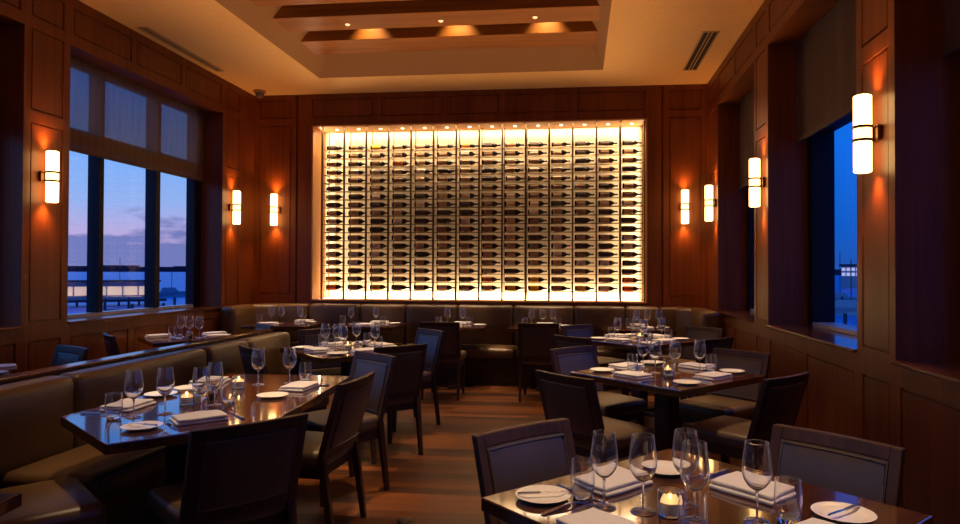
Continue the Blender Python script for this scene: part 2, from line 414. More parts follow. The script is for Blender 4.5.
mb.quad((hx0, hy0, ZT), (hx1, hy0, ZT), (hx1, hy1, ZT), (hx0, hy1, ZT))
structure(mb.build('trim_2', M['lining']), 'dark timber lining at the top of the coffer', 'ceiling trim')
n = 3
for yb in (7.44, 6.72, 6.0, 5.28, 4.56, 3.84, 3.12, 2.4):
    mb = MB(); mb.box(CX0 + .12, yb, 4.1, CX1 - .02, yb + (.46 if yb > 7 else .40), 4.42)
    structure(mb.build('trim_%d' % n, M['beam'], bevel=.006), 'dark timber beam crossing the ceiling coffer, number %d from the wine wall' % (n - 2), 'ceiling beam'); n += 1

# --- walls with grooved panels
PZ = [(3.60, 3.85), (2.80, 3.50), (1.0, 2.70), (.16, .84)]
BAY_L = [(5.61, 8.25), (2.10, 5.10), (-1.4, 1.6)]
BAY_R = [(6.73, 8.42), (4.32, 6.25), (1.89, 3.82), (-.6, 1.4)]
def side_wall(name, X, sgn, bays, depth, label):
    P = lambda u, v, d: (X + sgn * d, u, v)
    holes = [(a, b, ZS, ZH) for a, b in bays]; pan = []
    edges = [YB] + [e for a, b in bays for e in (b, a)] + [YN]
    for i in range(0, len(edges), 2):                     # the piers between the bays
        hi_, lo_ = edges[i], edges[i + 1]
        a, b = lo_ + .075, hi_ - .075
        if hi_ == YB: a, b = lo_ + .09, YB - .42 if sgn < 0 else YB - .2
        if b - a < .15: continue
        for z0, z1 in PZ: pan.append((a, b, z0, z1))
    for a, b in bays:                                      # frieze and wainscot of the bays
        k = 3 if b - a > 2.2 else 2
        w = (b - a) / k
        for j in range(k):
            pan.append((a + j * w + .04, a + (j + 1) * w - .04, 3.60, 3.85)); pan.append((a + j * w + .05, a + (j + 1) * w - .05, .16, .84))
    mb = MB(); panel_wall(mb, P, YN, YB, 0, ZC, pan, holes)
    for a, b in bays:
        for y in (a, b): mb.quad(P(y, ZS, 0), P(y, ZH, 0), P(y, ZH, depth), P(y, ZS, depth))
        mb.quad(P(a, ZH, 0), P(b, ZH, 0), P(b, ZH, depth), P(a, ZH, depth))
        mb.quad(P(a, ZS, 0), P(b, ZS, 0), P(b, ZS, depth), P(a, ZS, depth))
    mb2 = MB(); panel_wall(mb2, P, YN, YB, 0, ZC + .9, [], holes); 
    mb2.v = [(x + sgn * depth, y, z) for x, y, z in mb2.v]; mb.join(mb2)
    structure(mb.build(name, M['mahogany']), label, 'wall')
side_wall('wall_left', XL, -1, BAY_L, .42, 'mahogany panelled wall with deep window bays on the left')
side_wall('wall_right', XR, 1, BAY_R, .56, 'mahogany panelled wall with deep window bays on the right')
RX0, RX1, RZ0, RZ1, RD = -3.74, .918, 1.02, 3.495, .42
pan = [(-4.52, -4.05, 3.60, 3.864), (-4.52, -4.05, 1.11, 3.51), (1.205, 1.62, 3.60, 3.864), (1.205, 1.62, 1.11, 3.51),
       (-3.975, -3.945, 0, ZC), (1.10, 1.13, 0, ZC)]
for a, b in ((-3.741, -2.855), (-2.744, -1.866), (-1.773, -1.081), (-.998, -.111), (-.013, .894)): pan.append((a, b, 3.605, 3.87))
mb = MB(); panel_wall(mb, lambda u, v, d: (u, YB + d, v), XL, XR, 0, ZC, pan, [(RX0, RX1, RZ0, RZ1)])
structure(mb.build('wall_back', M['mahogany']), 'mahogany panelled end wall around the lit wine rack', 'wall')
mb = MB(); panel_wall(mb, lambda u, v, d: (u, YN - d, v), XL, XR, 0, ZC, [(XL + .3 + i * 1.2, XL + 1.4 + i * 1.2, z0, z1) for i in range(5) for z0, z1 in PZ], [])
structure(mb.build('wall_front', M['mahogany']), 'mahogany panelled wall behind the photographer', 'wall')

# --- sill caps, baseboards
t = 1
def strip(name, x0, y0, z0, x1, y1, z1, m, label, cat):
    mb = MB(); mb.box(x0, y0, z0, x1, y1, z1); structure(mb.build(name, m, bevel=.006), label, cat)
for a, b in BAY_L: strip('trim_%d' % n, XL - .40, a + .001, ZS, XL + .03, b - .001, ZS + .022, M['mahogany_h'], 'polished mahogany sill of the %s window bay on the left' % ('harbour view', 'dark edge', 'nearest')[BAY_L.index((a, b))], 'window sill'); n += 1
for a, b in BAY_R: strip('trim_%d' % n, XR - .03, a + .001, ZS, XR + .54, b - .001, ZS + .022, M['mahogany_h'], 'polished mahogany sill of the %s window bay on the right' % ('farthest', 'second', 'third', 'nearest')[BAY_R.index((a, b))], 'window sill'); n += 1
strip('baseboard_left', XL, YN, 0, XL + .02, YB, .11, M['espresso'], 'dark baseboard along the left wall', 'baseboard')
strip('baseboard_right', XR - .02, YN, 0, XR, YB, .11, M['espresso'], 'dark baseboard along the right wall', 'baseboard')

# --- windows
def window(idx, X, sgn, a, b, mull, endw, transom, label):
    root = thing('window_%d' % idx, label, 'window', (0, 0, 0)); root['kind'] = 'structure'
    x0, x1 = sorted((X - sgn * (.06 if sgn < 0 else .14), X + sgn * .05))
    f = MB()
    f.box(x0, a, ZS + .02, x1, a + .10, ZH); f.box(x0, b - endw, ZS + .02, x1, b, ZH)
    f.box(x0, a, ZH - .05, x1, b, ZH)
    if transom: f.box(x0, a, transom[0], x1, b, transom[1])
    f.build('window_frame', M['frame'], root, bevel=.004)
    q = MB(); q.box(x0, a + .101, ZS + .022, x1, b - endw - .001, ZS + .055); q.build('bottom_rail', M['rail'], root, bevel=.004)
    for m0, m1 in mull:
        q = MB(); q.box(x0 - .02 if sgn > 0 else x0, m0, ZS + .055, x1 if sgn > 0 else x1 + .02, m1, ZH - .05); q.build('mullion', M['frame'], root, bevel=.004)
    e = [a + .10] + [v for m in mull for v in m] + [b - endw]
    for y0, y1 in zip(e[::2], e[1::2]):
        q = MB(); c4 = [(X, y0, ZS + .05), (X, y1, ZS + .05), (X, y1, ZH - .04), (X, y0, ZH - .04)]; q.quad(*(c4 if sgn < 0 else c4[::-1])); q.build('pane', M['pane'], root)
window(1, -4.95, -1, 5.61, 8.25, [(6.35, 6.42), (7.27, 7.36)], .16, (2.66, 2.83), 'three pane window looking over the harbour at dusk')
window(2, -4.95, -1, 2.10, 5.10, [(3.0, 3.08), (4.0, 4.08)], .16, (2.66, 2.83), 'window at the left edge behind a dark pier')
window(3, 2.18, 1, 4.32, 6.25, [], .12, (2.68, 2.8), 'tall window on the right with the deep blue harbour')
window(4, 2.18, 1, 6.73, 8.42, [(7.35, 7.43)], .14, (2.68, 2.8), 'narrow strip of window in the farthest right bay')
window(5, 2.18, 1, 1.89, 3.82, [(2.8, 2.9)], .16, (2.68, 2.8), 'window in the dark bay at the right edge')

# --- roller shades
def shade(X, a, b, z0, label, m, sgn):
    root = thing('roller_shade', label, 'shade', (X, (a + b) / 2, z0))
    h = (b - a) / 2 - .01; zt = ZH - .003 - z0
    mb = MB(); N = 60
    for i in range(N):
        y0, y1 = -h + 2 * h * i / N, -h + 2 * h * (i + 1) / N
        w = lambda y: .006 * math.sin(y * 9) + .004 * math.sin(y * 23 + 1)
        mb.quad((w(y0), y0, .03), (w(y1), y1, .03), (w(y1), y1, zt), (w(y0), y0, zt))
    mb.build('fabric', m, root, smooth=True)
    q = MB(); q.box(-.014, -h, 0, .014, h, .035); q.build('hem_bar', M['hem'], root, bevel=.004)
    q = MB(); q.lathe([(.022, -h), (.022, h)], 14, (sgn * .036, 0, zt - .03), 'Y'); q.build('roller', M['hem'], root, smooth=True)
shade(-4.85, 5.61, 8.25, 2.59, 'sheer roller shade half lowered over the left harbour window', M['sheer'], -1)
shade(-4.85, 2.10, 5.10, 2.59, 'roller shade in the dark bay at the left edge', M['blackout'], -1)
shade(1.95, 4.32, 6.25, 2.60, 'brown roller shade beside the large sconce, above the blue window on the right', M['blackout'], 1)
shade(1.95, 6.73, 8.42, 2.45, 'brown roller shade in the farthest right bay', M['blackout'], 1)
shade(1.95, 1.89, 3.82, 2.60, 'dark roller shade at the top right corner', M['blackout'], 1)

# --- ceiling fittings
def vent(x0, x1, y0, y1, label):
    root = thing('ceiling_vent', label, 'vent', ((x0 + x1) / 2, (y0 + y1) / 2, ZC))
    hx, hy = (x1 - x0) / 2, (y1 - y0) / 2
    f = MB(); w = .018
    f.box(-hx, -hy, -.008, -hx + w, hy, .004); f.box(hx - w, -hy, -.008, hx, hy, .004); f.box(-hx, -hy, -.008, hx, -hy + w, .004); f.box(-hx, hy - w, -.008, hx, hy, .004)
    f.build('vent_frame', M['vent'], root)
    b = MB(); b.box(-hx + w, -hy + w, -.003, hx - w, hy - w, .002); b.build('vent_slot', M['dark'], root)
    for k in (-1, 1):
        s = MB(); s.box(k * .018 - .006, -hy + w, -.007, k * .018 + .006, hy - w, -.003); s.build('vent_slat', M['vent'], root)
vent(-4.51, -4.40, 6.4, 7.92, 'long slot vent in the ceiling above the left window')
vent(1.28, 1.46, 7.1, 8.45, 'slot vent in the ceiling near the right wall')
root = thing('security_camera', 'small dome security camera in the far left ceiling corner', 'security camera', (-4.40, 8.85, ZC))
q = MB(); q.lathe([(.0, -.03), (.085, -.03), (.085, -.0005)], 24); q.build('base', M['vent'], root, smooth=True)
q = MB(); q.lathe([(0, -.105)] + [(.062 * math.sin(a), -.045 - .06 * math.cos(a)) for a in (.3, .6, .9, 1.2, 1.5)] + [(.062, -.03)], 20); q.build('dome', M['cctv'], root, smooth=True)
# downlights between the beams, their light grazing the beam face
for i, x in enumerate((-2.47, -1.45, -.45)):
    nm = ('left', 'middle', 'right')[i]
    root = thing('recessed_downlight', 'small recessed downlight on the underside of a ceiling beam, %s one of three' % nm, 'downlight', (x, 6.95, 4.1), group='beam downlights')
    q = MB(); q.lathe([(.028, -.004), (.04, -.004), (.04, -.0004), (.028, -.0004), (.028, -.004)], 18); q.build('trim_ring', M['brass'], root, smooth=True)
    q = MB(); q.lathe([(0, -.016), (.016, -.0145), (.0275, -.006), (.0275, -.0006)], 18); q.build('lens', M['pin'], root)
    root = thing('spot_lamp', 'hidden spot lamp above the %s glow on the far ceiling beam' % nm, 'downlight', (x + .1, 7.33, 4.52), group='coffer spot lamps')
    q = MB(); q.lathe([(.02, .03), (.035, .03), (.04, -.04), (.03, -.04), (.02, .01)], 16); q.build('housing', M['bronze'], root, smooth=True)
    spot('spot_lamp_light', (0, 0, -.05), P_BEAM, WARM2, 84, 1, .012, (0, 0, 0), root)

# ================================================================== SCONCES
def make_sconce():
    root = thing('wall_sconce', 'x', 'sconce')            # local +Y points into the room, z=0 at mid height
    q = MB(); q.box(-.055, 0.0005, -.045, .055, .022, .045); q.build('back_plate', M['bronze'], root, bevel=.004)
    q = MB(); q.box(-.012, .02, -.035, .012, .035, .035); q.build('arm', M['bronze'], root, bevel=.003)
    r, c = .048, (0, .080, 0)
    q = MB(); q.lathe([(r * .80, -.222), (r, -.216), (r, -.045)], 28, c); q.build('shade', M['frosted'], root, smooth=True)
    q = MB(); q.lathe([(r, .045), (r, .216), (r * .80, .222)], 28, c); q.build('shade', M['frosted'], root, smooth=True)
    q = MB(); q.lathe([(r, -.032), (r, .032)], 28, c); q.build('shade_centre', M['frosted_mid'], root, smooth=True)
    for z in (-.038, .038):
        q = MB(); q.lathe([(r - .004, z - .008), (r + .006, z - .008), (r + .006, z + .008), (r - .004, z + .008), (r - .004, z - .008)], 28, c); q.build('band', M['bronze'], root, smooth=True)
    for s in (1, -1):
        spot('sconce_light', (0, .045, s * .225), P_SCSPOT, (1, .36, .08), 120, 1, .045, (0 if s < 0 else PI, 0, 0), root)
    return root
sc = Proto(make_sconce()); ZSC = 2.27
for loc, rz, lab in [((XL + .001, 5.32, ZSC - .02), -PI / 2, 'lit cylinder sconce on the pier at the left edge, before the harbour window'),
                     ((XL + .001, 8.47, ZSC + .01), -PI / 2, 'lit cylinder sconce on the left wall just past the harbour window'),
                     ((-4.26, YB - .001, ZSC + .03), PI, 'lit cylinder sconce on the back wall left of the wine rack'),
                     ((1.40, YB - .001, ZSC + .03), PI, 'lit cylinder sconce on the back wall right of the wine rack'),
                     ((XR - .001, 8.56, ZSC + .03), PI / 2, 'lit cylinder sconce on the right wall near the back corner'),
                     ((XR - .001, 6.39, ZSC), PI / 2, 'lit cylinder sconce on the pier between the two right windows'),
                     ((XR - .001, 4.03, ZSC - .03), PI / 2, 'largest lit cylinder sconce, on the near right pier'),
                     ((XR - .001, 1.65, ZSC), PI / 2, 'lit cylinder sconce on the right wall beyond the right edge'),
                     ((XL + .001, 1.85, ZSC), -PI / 2, 'lit cylinder sconce on the left wall beyond the left edge')]:
    sc.put(loc, rz, lab, 'sconce', 'cylinder wall sconces')

# ================================================================== WINE RACK
rack = thing('wine_rack', 'wall of horizontal wine bottles lit from behind, set in the end wall', 'wine rack', ((RX0 + RX1) / 2, YB, RZ0))
ox, oz = (RX0 + RX1) / 2, RZ0
def rp(name, m, boxes, **k):
    q = MB()
    for b in boxes: q.box(b[0] - ox, b[1] - YB, b[2] - oz, b[3] - ox, b[4] - YB, b[5] - oz)
    return q.build(name, m, rack, **k)
yb2 = YB + RD
rp('back_panel', M['back_panel'], [(RX0, yb2 - .02, RZ0, RX1, yb2, RZ1)])
rp('side_panel', M['gold_wood'], [(RX0, YB + .001, RZ0, RX0 + .02, yb2 - .02, RZ1)])
rp('side_panel', M['gold_wood'], [(RX1 - .02, YB + .001, RZ0, RX1, yb2 - .02, RZ1)])
rp('top_panel', M['gold_wood'], [(RX0 + .02, YB + .001, RZ1 - .02, RX1 - .02, yb2 - .02, RZ1)])
rp('bottom_panel', M['gold_wood'], [(RX0 + .02, YB + .001, RZ0, RX1 - .02, yb2 - .02, RZ0 + .02)])
w = 0
rp('surround', M['gold_wood'], [(RX0 - w, YB - .018, RZ0 - w, RX0 + .022, YB + .001, RZ1 + w), (RX1 - .022, YB - .018, RZ0 - w, RX1 + w, YB + .001, RZ1 + w),
                              (RX0, YB - .018, RZ0 - w, RX1, YB + .001, RZ0 + .018), (RX0, YB - .018, RZ1 - .018, RX1, YB + .001, RZ1 + w)])
NC, NR = 14, 18
CXS = [-3.613 + i * (.891 + 3.613) / NC for i in range(NC + 1)]
RZS = [3.205 - j * (3.205 - 1.21) / (NR - 1) for j in range(NR)]
YF, YR = YB + .06, YB + .33
for i in range(NC + 1):
    rp('front_post', M['brass'], [(CXS[i] - .012, YF - .012, RZ0 + .02, CXS[i] + .012, YF + .012, RZ1 - .02)])
    rp('rear_post', M['brass'], [(CXS[i] - .006, YR - .006, RZ0 + .02, CXS[i] + .006, YR + .006, RZ1 - .02)])
BR = .037
for j in range(NR):
    zz = RZS[j] - BR - .0062
    q = MB()
    for y in (YB + .135, YB + .235): q.tube([(CXS[0] - ox, y - YB, zz - oz), (CXS[-1] - ox, y - YB, zz - oz)], .005, 6)
    for x in CXS: q.box(x - .004 - ox, YF - YB, zz - .004 - oz, x + .004 - ox, YR - YB, zz + .004 - oz)
    q.build('bottle_rail', M['brass'], rack)
for i in range(NC):
    q = MB(); q.lathe([(0, -.006), (.018, -.006), (.024, 0)], 14, ((CXS[i] + CXS[i + 1]) / 2 - ox, .2, RZ1 - .021 - oz)); q.build('rack_downlight', M['lamp'], rack)
rp('led_strip', M['led'], [(RX0 + .06, yb2 - .10, RZ0 + .02, RX1 - .06, yb2 - .07, RZ0 + .032)])
xm = (RX0 + RX1) / 2
area('rack_light_bottom', (xm, yb2 - .075, RZ0 + .04), (math.radians(180 - 10), 0, 0), 4.45, .06, P_RB, RACKL)
area('rack_light_top', (xm, yb2 - .10, RZ1 - .03), (math.radians(6), 0, 0), 4.45, .08, P_RT, RACKL)
area('rack_light_front', (xm, YB + .035, RZ1 - .03), (math.radians(4), 0, 0), 4.45, .03, P_RF, RACKL, math.radians(100))
area('rack_light_left', (RX0 + .035, yb2 - .16, (RZ0 + RZ1) / 2), (0, math.radians(-90), 0), 2.35, .05, P_RS, RACKL)
area('rack_light_right', (RX1 - .035, yb2 - .16, (RZ0 + RZ1) / 2), (0, math.radians(90), 0), 2.35, .05, P_RS, RACKL)
# bottles: neck to the right
def make_bottle(lab, cap):
    r = BR
    q = MB(); q.lathe([(0, -.135), (r * .92, -.138), (r, -.131), (r, .028), (r * .92, .044), (r * .66, .062), (.015, .076), (.0125, .085), (.0125, .125), (0, .125)], 14, axis='X')
    b = q.build('wine_bottle', M['bottle'], smooth=True)
    q = MB(); q.lathe([(r + .0008, -.112), (r + .0008, .008)], 14, axis='X'); q.build('label', M['label_' + lab], b, smooth=True)
    q = MB(); q.lathe([(.0133, .082), (.0133, .126), (0, .1265)], 10, axis='X'); q.build('capsule', M['cap_' + cap], b, smooth=True)
    return b
special = {(0, 2): 'yellow', (2, 3): 'orange', (16, 0): 'yellow', (17, 0): 'orange', (17, 2): 'yellow', (16, 7): 'orange', (17, 8): 'yellow', (17, 9): 'yellow', (16, 9): 'yellow',
           (17, 11): 'yellow', (17, 13): 'orange', (16, 13): 'orange', (2, 6): 'brown', (5, 3): 'brown', (0, 6): 'orange'}
redcap = {(2, 6), (8, 6), (9, 7), (12, 7), (10, 11), (11, 11), (12, 10), (7, 3)}
ORD = ['first', 'second', 'third', 'fourth', 'fifth', 'sixth', 'seventh', 'eighth', 'ninth', 'tenth', 'eleventh', 'twelfth', 'thirteenth', 'fourteenth', 'fifteenth', 'sixteenth', 'seventeenth', 'eighteenth']
protos = {}
rb = random.Random(11)
for j in range(NR):
    for i in range(NC):
        lab = special.get((j, i)) or rb.choice(['tan', 'tan', 'tan', 'brown', 'brown', 'brown', 'cream', 'dark', 'dark'])
        cap = 'red' if (j, i) in redcap else rb.choice(['dark', 'dark', 'dark', 'tan'])
        k = (lab, cap)
        if k not in protos: protos[k] = Proto(make_bottle(lab, cap))
        x = CXS[i] + .165 + rb.uniform(-.006, .006)
        capw = ' and red capsule' if cap == 'red' else ''
        protos[k].put((x, YB + .185, RZS[j]), 0, 'dark bottle with %s label%s, %s row down, %s column of rack' % (lab, capw, ORD[j], ORD[i]), 'wine bottle', 'wine bottles lying in the lit rack')

# ================================================================== OUTSIDE
mb = MB(); mb.box(-3000, -1500, -4.2, -7.5, 3000, -4.0); mb.box(5.5, -1500, -4.2, 3000, 3000, -4.0)
structure(mb.build('water', M['water']), 'harbour water outside the windows', 'water')
def shore(pts, h, lab):
    mb = MB(); rr = random.Random(3)
    for a, b in zip(pts, pts[1:]):
        K = 14
        for k in range(K):
            p = [a[i] + (b[i] - a[i]) * k / K for i in (0, 1)]; q = [a[i] + (b[i] - a[i]) * (k + 1) / K for i in (0, 1)]
            hh = h * rr.uniform(.55, 1.2)
            d = Vector((q[1] - p[1], p[0] - q[0])).normalized() * 40
            mb.prism([p, q, (q[0] + d.x, q[1] + d.y), (p[0] + d.x, p[1] + d.y)], -4.1, -4 + hh)
    structure(mb.build('far_shore', M['shore']), lab, 'shore')
shore([(-1500, 300), (-1300, 1300), (-500, 2100)], 14, 'dark far shoreline across the harbour on the left')
shore([(1500, 300), (900, 900), (300, 1300), (60, 1500)], 13, 'dark far shoreline beyond the right windows')
# lit pavilion on its pier, seen through the left window
from_dir = lambda px, dist: (dist * math.sin(math.atan((px - 504) / 670.0) - yaw), dist * math.cos(math.atan((px - 504) / 670.0) - yaw))
def pavilion():
    x, y = from_dir(99, 118); ang = math.atan2(y, x) - PI / 2
    root = thing('harbour_pavilion', 'long low pavilion with lit windows on a pier, through the left window', 'building', (x, y, -3.4), ang)
    q = MB(); q.box(-9, -2.5, 0, 9, 2.5, .35); q.build('deck', M['pier'], root)
    q = MB(); q.box(-7.5, -1.6, .35, 7.5, 2, 3.0); q.build('wall', M['hull'], root)
    for k in range(7):
        a = -7.2 + k * 2.08; q = MB(); q.box(a, -1.7, 1.0, a + 1.85, -1.6, 2.3); q.build('window', M['litwin'], root)
    q = MB(); q.box(-8.2, -2.4, 3.0, 8.2, 2.4, 3.25); q.build('roof', M['pier'], root)
    for k in range(7):
        q = MB(); q.lathe([(.16, -1.4), (.16, 0)], 8, (-8 + k * 2.65, -2.2, 0)); q.build('pile', M['pier'], root)
pavilion()
def jetty(px, dist, L, lab, rz=0):
    x, y = from_dir(px, dist); ang = math.atan2(y, x) - PI / 2 + rz
    root = thing('jetty', lab, 'jetty', (x, y, -3.3), ang)
    q = MB(); q.box(-L / 2, -.9, 0, L / 2, .9, .22); q.build('deck', M['pier'], root)
    k = -L / 2
    while k <= L / 2:
        q = MB(); q.lathe([(.14, -.9), (.14, 1.5)], 8, (k, -.95, 0)); q.build('pile', M['pier'], root); k += L / 6
jetty(175, 88, 14, 'dark timber jetty with piles, through the right pane of the left window')
jetty(100, 74, 16, 'dark timber jetty below the lit pavilion')
jetty(845, 60, 12, 'dark timber jetty through the right window')
jetty(842, 100, 16, 'farther timber jetty through the right window')
def boat(px, dist, L, lab, mast=5, rz=.2):
    x, y = from_dir(px, dist); ang = math.atan2(y, x) - PI / 2 + rz
    root = thing('boat', lab, 'boat', (x, y, -4.0), ang)
    q = MB(); a = L / 2
    q.hull8([(-a * .9, -.7, -.3), (a * .7, -.5, -.3), (a * .7, .5, -.3), (-a * .9, .7, -.3)], [(-a, -1, .9), (a, -.15, 1.2), (a, .15, 1.2), (-a, 1, .9)]); q.build('hull', M['hull'], root)
    q = MB(); q.hull8([(-a * .5, -.7, .9), (a * .3, -.6, .9), (a * .3, .6, .9), (-a * .5, .7, .9)], [(-a * .4, -.55, 1.9), (a * .1, -.5, 1.9), (a * .1, .5, 1.9), (-a * .4, .55, 1.9)]); q.build('cabin', M['hull'], root)
    q = MB(); q.tube([(0, 0, 1), (0, 0, 1 + mast)], .06); q.build('mast', M['pier'], root)
boat(172, 150, 9, 'moored boat seen through the right pane of the left window')
boat(120, 170, 10, 'moored boat behind the pavilion in the left window', 7)
boat(840, 130, 11, 'moored boat in the right window, left one', 8)
boat(851, 95, 8, 'moored boat in the right window, right one', 6, -.3)
x, y = from_dir(851, 260)
root = thing('waterfront_building', 'pale lit building on the far shore in the right window', 'building', (x, y, -3.5), math.atan2(y, x) - PI / 2)
q = MB(); q.box(-3, -4, -.6, 3, 4, 7); q.build('wall', M['hull'], root)
q = MB(); q.box(-3.6, -5, 7, 3.6, 5, 7.6); q.build('roof', M['pier'], root)
for r_ in range(2):
    for k in range(4):
        q = MB(); q.box(-2.8 + k * 1.45, -4.1, 3.6 + r_ * 1.7, -1.7 + k * 1.45, -4, 4.7 + r_ * 1.7); q.build('window', M['litwhite'], root)

# ================================================================== CHAIRS
def back_pt(u, z, d):
    y = -.215 - .115 * ((z - .44) / .40) - .024 * (1 - (u / .24) ** 2)
    return (u, y + d, z)
def back_slab(mb, u0, u1, z0, z1, d0, d1, nu=8, nz=3, bulge=0):
    def dd(u, z, d, sg):
        a = (u - u0) / (u1 - u0) * 2 - 1; b = (z - z0) / (z1 - z0) * 2 - 1
        return d + sg * bulge * (1 - a ** 4) * (1 - b ** 4)
    G = {}
    vs = []; fs = []
    for s, d, sg in ((0, d0, -1), (1, d1, 1)):
        for i in range(nu + 1):
            for j in range(nz + 1):
                u = u0 + (u1 - u0) * i / nu; z = z0 + (z1 - z0) * j / nz
                G[s, i, j] = len(vs); vs.append(back_pt(u, z, dd(u, z, d, sg)))
    for i in range(nu):
        for j in range(nz):
            fs.append((G[0, i, j], G[0, i, j + 1], G[0, i + 1, j + 1], G[0, i + 1, j])); fs.append((G[1, i, j], G[1, i + 1, j], G[1, i + 1, j + 1], G[1, i, j + 1]))
    for i in range(nu):
        for j in (0, nz):
            f = (G[0, i, j], G[0, i + 1, j], G[1, i + 1, j], G[1, i, j]); fs.append(f if j == 0 else f[::-1])
    for j in range(nz):
        for i in (0, nu):
            f = (G[0, i, j], G[1, i, j], G[1, i, j + 1], G[0, i, j + 1]); fs.append(f if i == 0 else f[::-1])
    return mb.add(vs, fs)
ZBT = .835
def make_chair():
    root = thing('dining_chair', 'x', 'chair')
    m = MB()
    back_slab(m, -.24, -.198, .44, ZBT, -.018, .018, 2, 6); back_slab(m, .198, .24, .44, ZBT, -.018, .018, 2, 6)
    back_slab(m, -.1985, .1985, ZBT - .048, ZBT, -.018, .018, 10, 1); back_slab(m, -.1985, .1985, .44, .485, -.018, .018, 10, 1)
    m.build('back_frame', M['espresso'], root, bevel=.005)
    m = MB(); back_slab(m, -.1975, .1975, .486, ZBT - .049, -.0195, .0205, 12, 10, .010)
    pad = m.build('backrest', M['pad'], root, smooth=True)
    def loop(d):
        z0, z1, u1 = .494, ZBT - .057, .190; p = []
        for i in range(9): p.append(back_pt(-u1 + 2 * u1 * i / 8, z0, d))
        for i in range(1, 5): p.append(back_pt(u1, z0 + (z1 - z0) * i / 4, d))
        for i in range(1, 9): p.append(back_pt(u1 - 2 * u1 * i / 8, z1, d))
        for i in range(1, 4): p.append(back_pt(-u1, z1 - (z1 - z0) * i / 4, d))
        return p
    m = MB(); m.tube(loop(.0225), .0042, 5, True); m.tube(loop(-.0210), .0032, 5, True); m.build('piping', M['piping'], pad, smooth=True)
    m = MB(); m.rounded((0, .01, .432), (.232, .238, .046), .03, (.004, .004, .014))
    m.v = [(x * (1 - .05 * (y < 0) * (-y / .23)), y, z) for x, y, z in m.v]
    seat = m.build('seat', M['leather_dark'], root, smooth=True)
    m = MB(); m.tube([(-.205, -.20, .462), (-.216, .225, .462), (-.2, .236, .462), (.2, .236, .462), (.216, .225, .462), (.205, -.20, .462)], .0045, 5); m.build('seat_piping', M['piping'], seat, smooth=True)
    m = MB(); m.box(-.215, -.21, .335, .215, .225, .392); m.build('seat_frame', M['espresso'], root, bevel=.004)
    for sx in (-1, 1):
        m = MB(); a, b = .022, .014; x, y = sx * .196, .205
        m.hull8([(x - b, y - b, 0), (x + b, y - b, 0), (x + b, y + b, 0), (x - b, y + b, 0)], [(x - a, y - a, .338), (x + a, y - a, .338), (x + a, y + a, .338), (x - a, y + a, .338)])
        m.build('leg', M['espresso'], root, bevel=.003)
        m = MB(); x = sx * .218; y0, y1 = -.285, -.219
        m.hull8([(x - .014, y0 - .016, 0), (x + .014, y0 - .016, 0), (x + .014, y0 + .016, 0), (x - .014, y0 + .016, 0)],
                [(x - .021, y1 - .02, .448), (x + .021, y1 - .02, .448), (x + .021, y1 + .02, .448), (x - .021, y1 + .02, .448)])
        m.build('leg', M['espresso'], root, bevel=.003)
    return root
CH = Proto(make_chair())
def chair(mx, my, facing, label, group, k=0):
    """mx,my = middle of the top rail; facing = compass angle (deg, 0 = +X) the sitter looks; k = 1 for the slimmer, taller build"""
    a = math.radians(facing); f = (math.cos(a), math.sin(a)); s = 1 - .06 * k
    CH.put((mx + f[0] * .335 * s, my + f[1] * .335 * s, 0), a - PI / 2, label, 'chair', group).scale = (s, s, 1 + .05 * k)
LD = 'dark leather chair '

# ================================================================== TABLES
ZT_ = .75
def square_table(x, y, side, rz, label, group, sidey=None, cy_=0):
    root = thing('dining_table', label, 'table', (x, y, 0), rz, group)
    hx = side / 2; hy = (sidey or side) / 2
    m = MB(); m.box(-hx, -hy, ZT_ - .042, hx, hy, ZT_); m.build('table_top', M['table'], root, bevel=.005)
    m = MB(); m.box(-.06, cy_ - .06, .03, .06, cy_ + .06, ZT_ - .06); m.build('column', M['table_leg'], root, bevel=.006)
    m = MB(); m.box(-hx * .6, -hy * .6, ZT_ - .062, hx * .6, hy * .6, ZT_ - .043); m.build('top_plate', M['table_leg'], root)
    e_ = hy * (.62 if side > .8 else .42) if not cy_ else .17
    m = MB(); ex_ = hx * (.3 if cy_ else .62 if side > .8 else .42); m.box(-ex_, cy_ - .045, 0, ex_, cy_ + .045, .03); m.box(-.045, cy_ - e_, 0.001, .045, cy_ + e_, .029); m.build('base', M['table_leg'], root, bevel=.004)
    return root

# ================================================================== TABLEWARE
def make_wine_glass():
    root = thing('wine_glass', 'x', 'wine glass')
    o = [(.005, .086), (.012, .090), (.025, .100), (.036, .117), (.0405, .135), (.0405, .150), (.0385, .172), (.035, .197), (.0318, .222)]
    t = .0015
    i = [(.0318 - t, .222), (.035 - t, .197), (.0385 - t, .172), (.0405 - t, .150), (.0405 - t, .136), (.036 - t, .119), (.025 - t, .103), (.012, .0935), (0, .0915)]
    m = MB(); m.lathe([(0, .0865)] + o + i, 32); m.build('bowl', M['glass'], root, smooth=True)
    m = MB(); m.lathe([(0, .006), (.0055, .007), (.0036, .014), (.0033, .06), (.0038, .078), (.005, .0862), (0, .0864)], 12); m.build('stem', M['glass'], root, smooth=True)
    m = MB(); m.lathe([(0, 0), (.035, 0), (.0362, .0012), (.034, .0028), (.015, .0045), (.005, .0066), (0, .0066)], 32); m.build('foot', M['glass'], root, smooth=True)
    return root
def make_tumbler():
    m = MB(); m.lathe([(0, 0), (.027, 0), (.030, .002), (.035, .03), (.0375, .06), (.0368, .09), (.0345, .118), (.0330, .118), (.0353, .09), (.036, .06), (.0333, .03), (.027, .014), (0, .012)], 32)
    return m.build('tumbler', M['glass'], smooth=True)
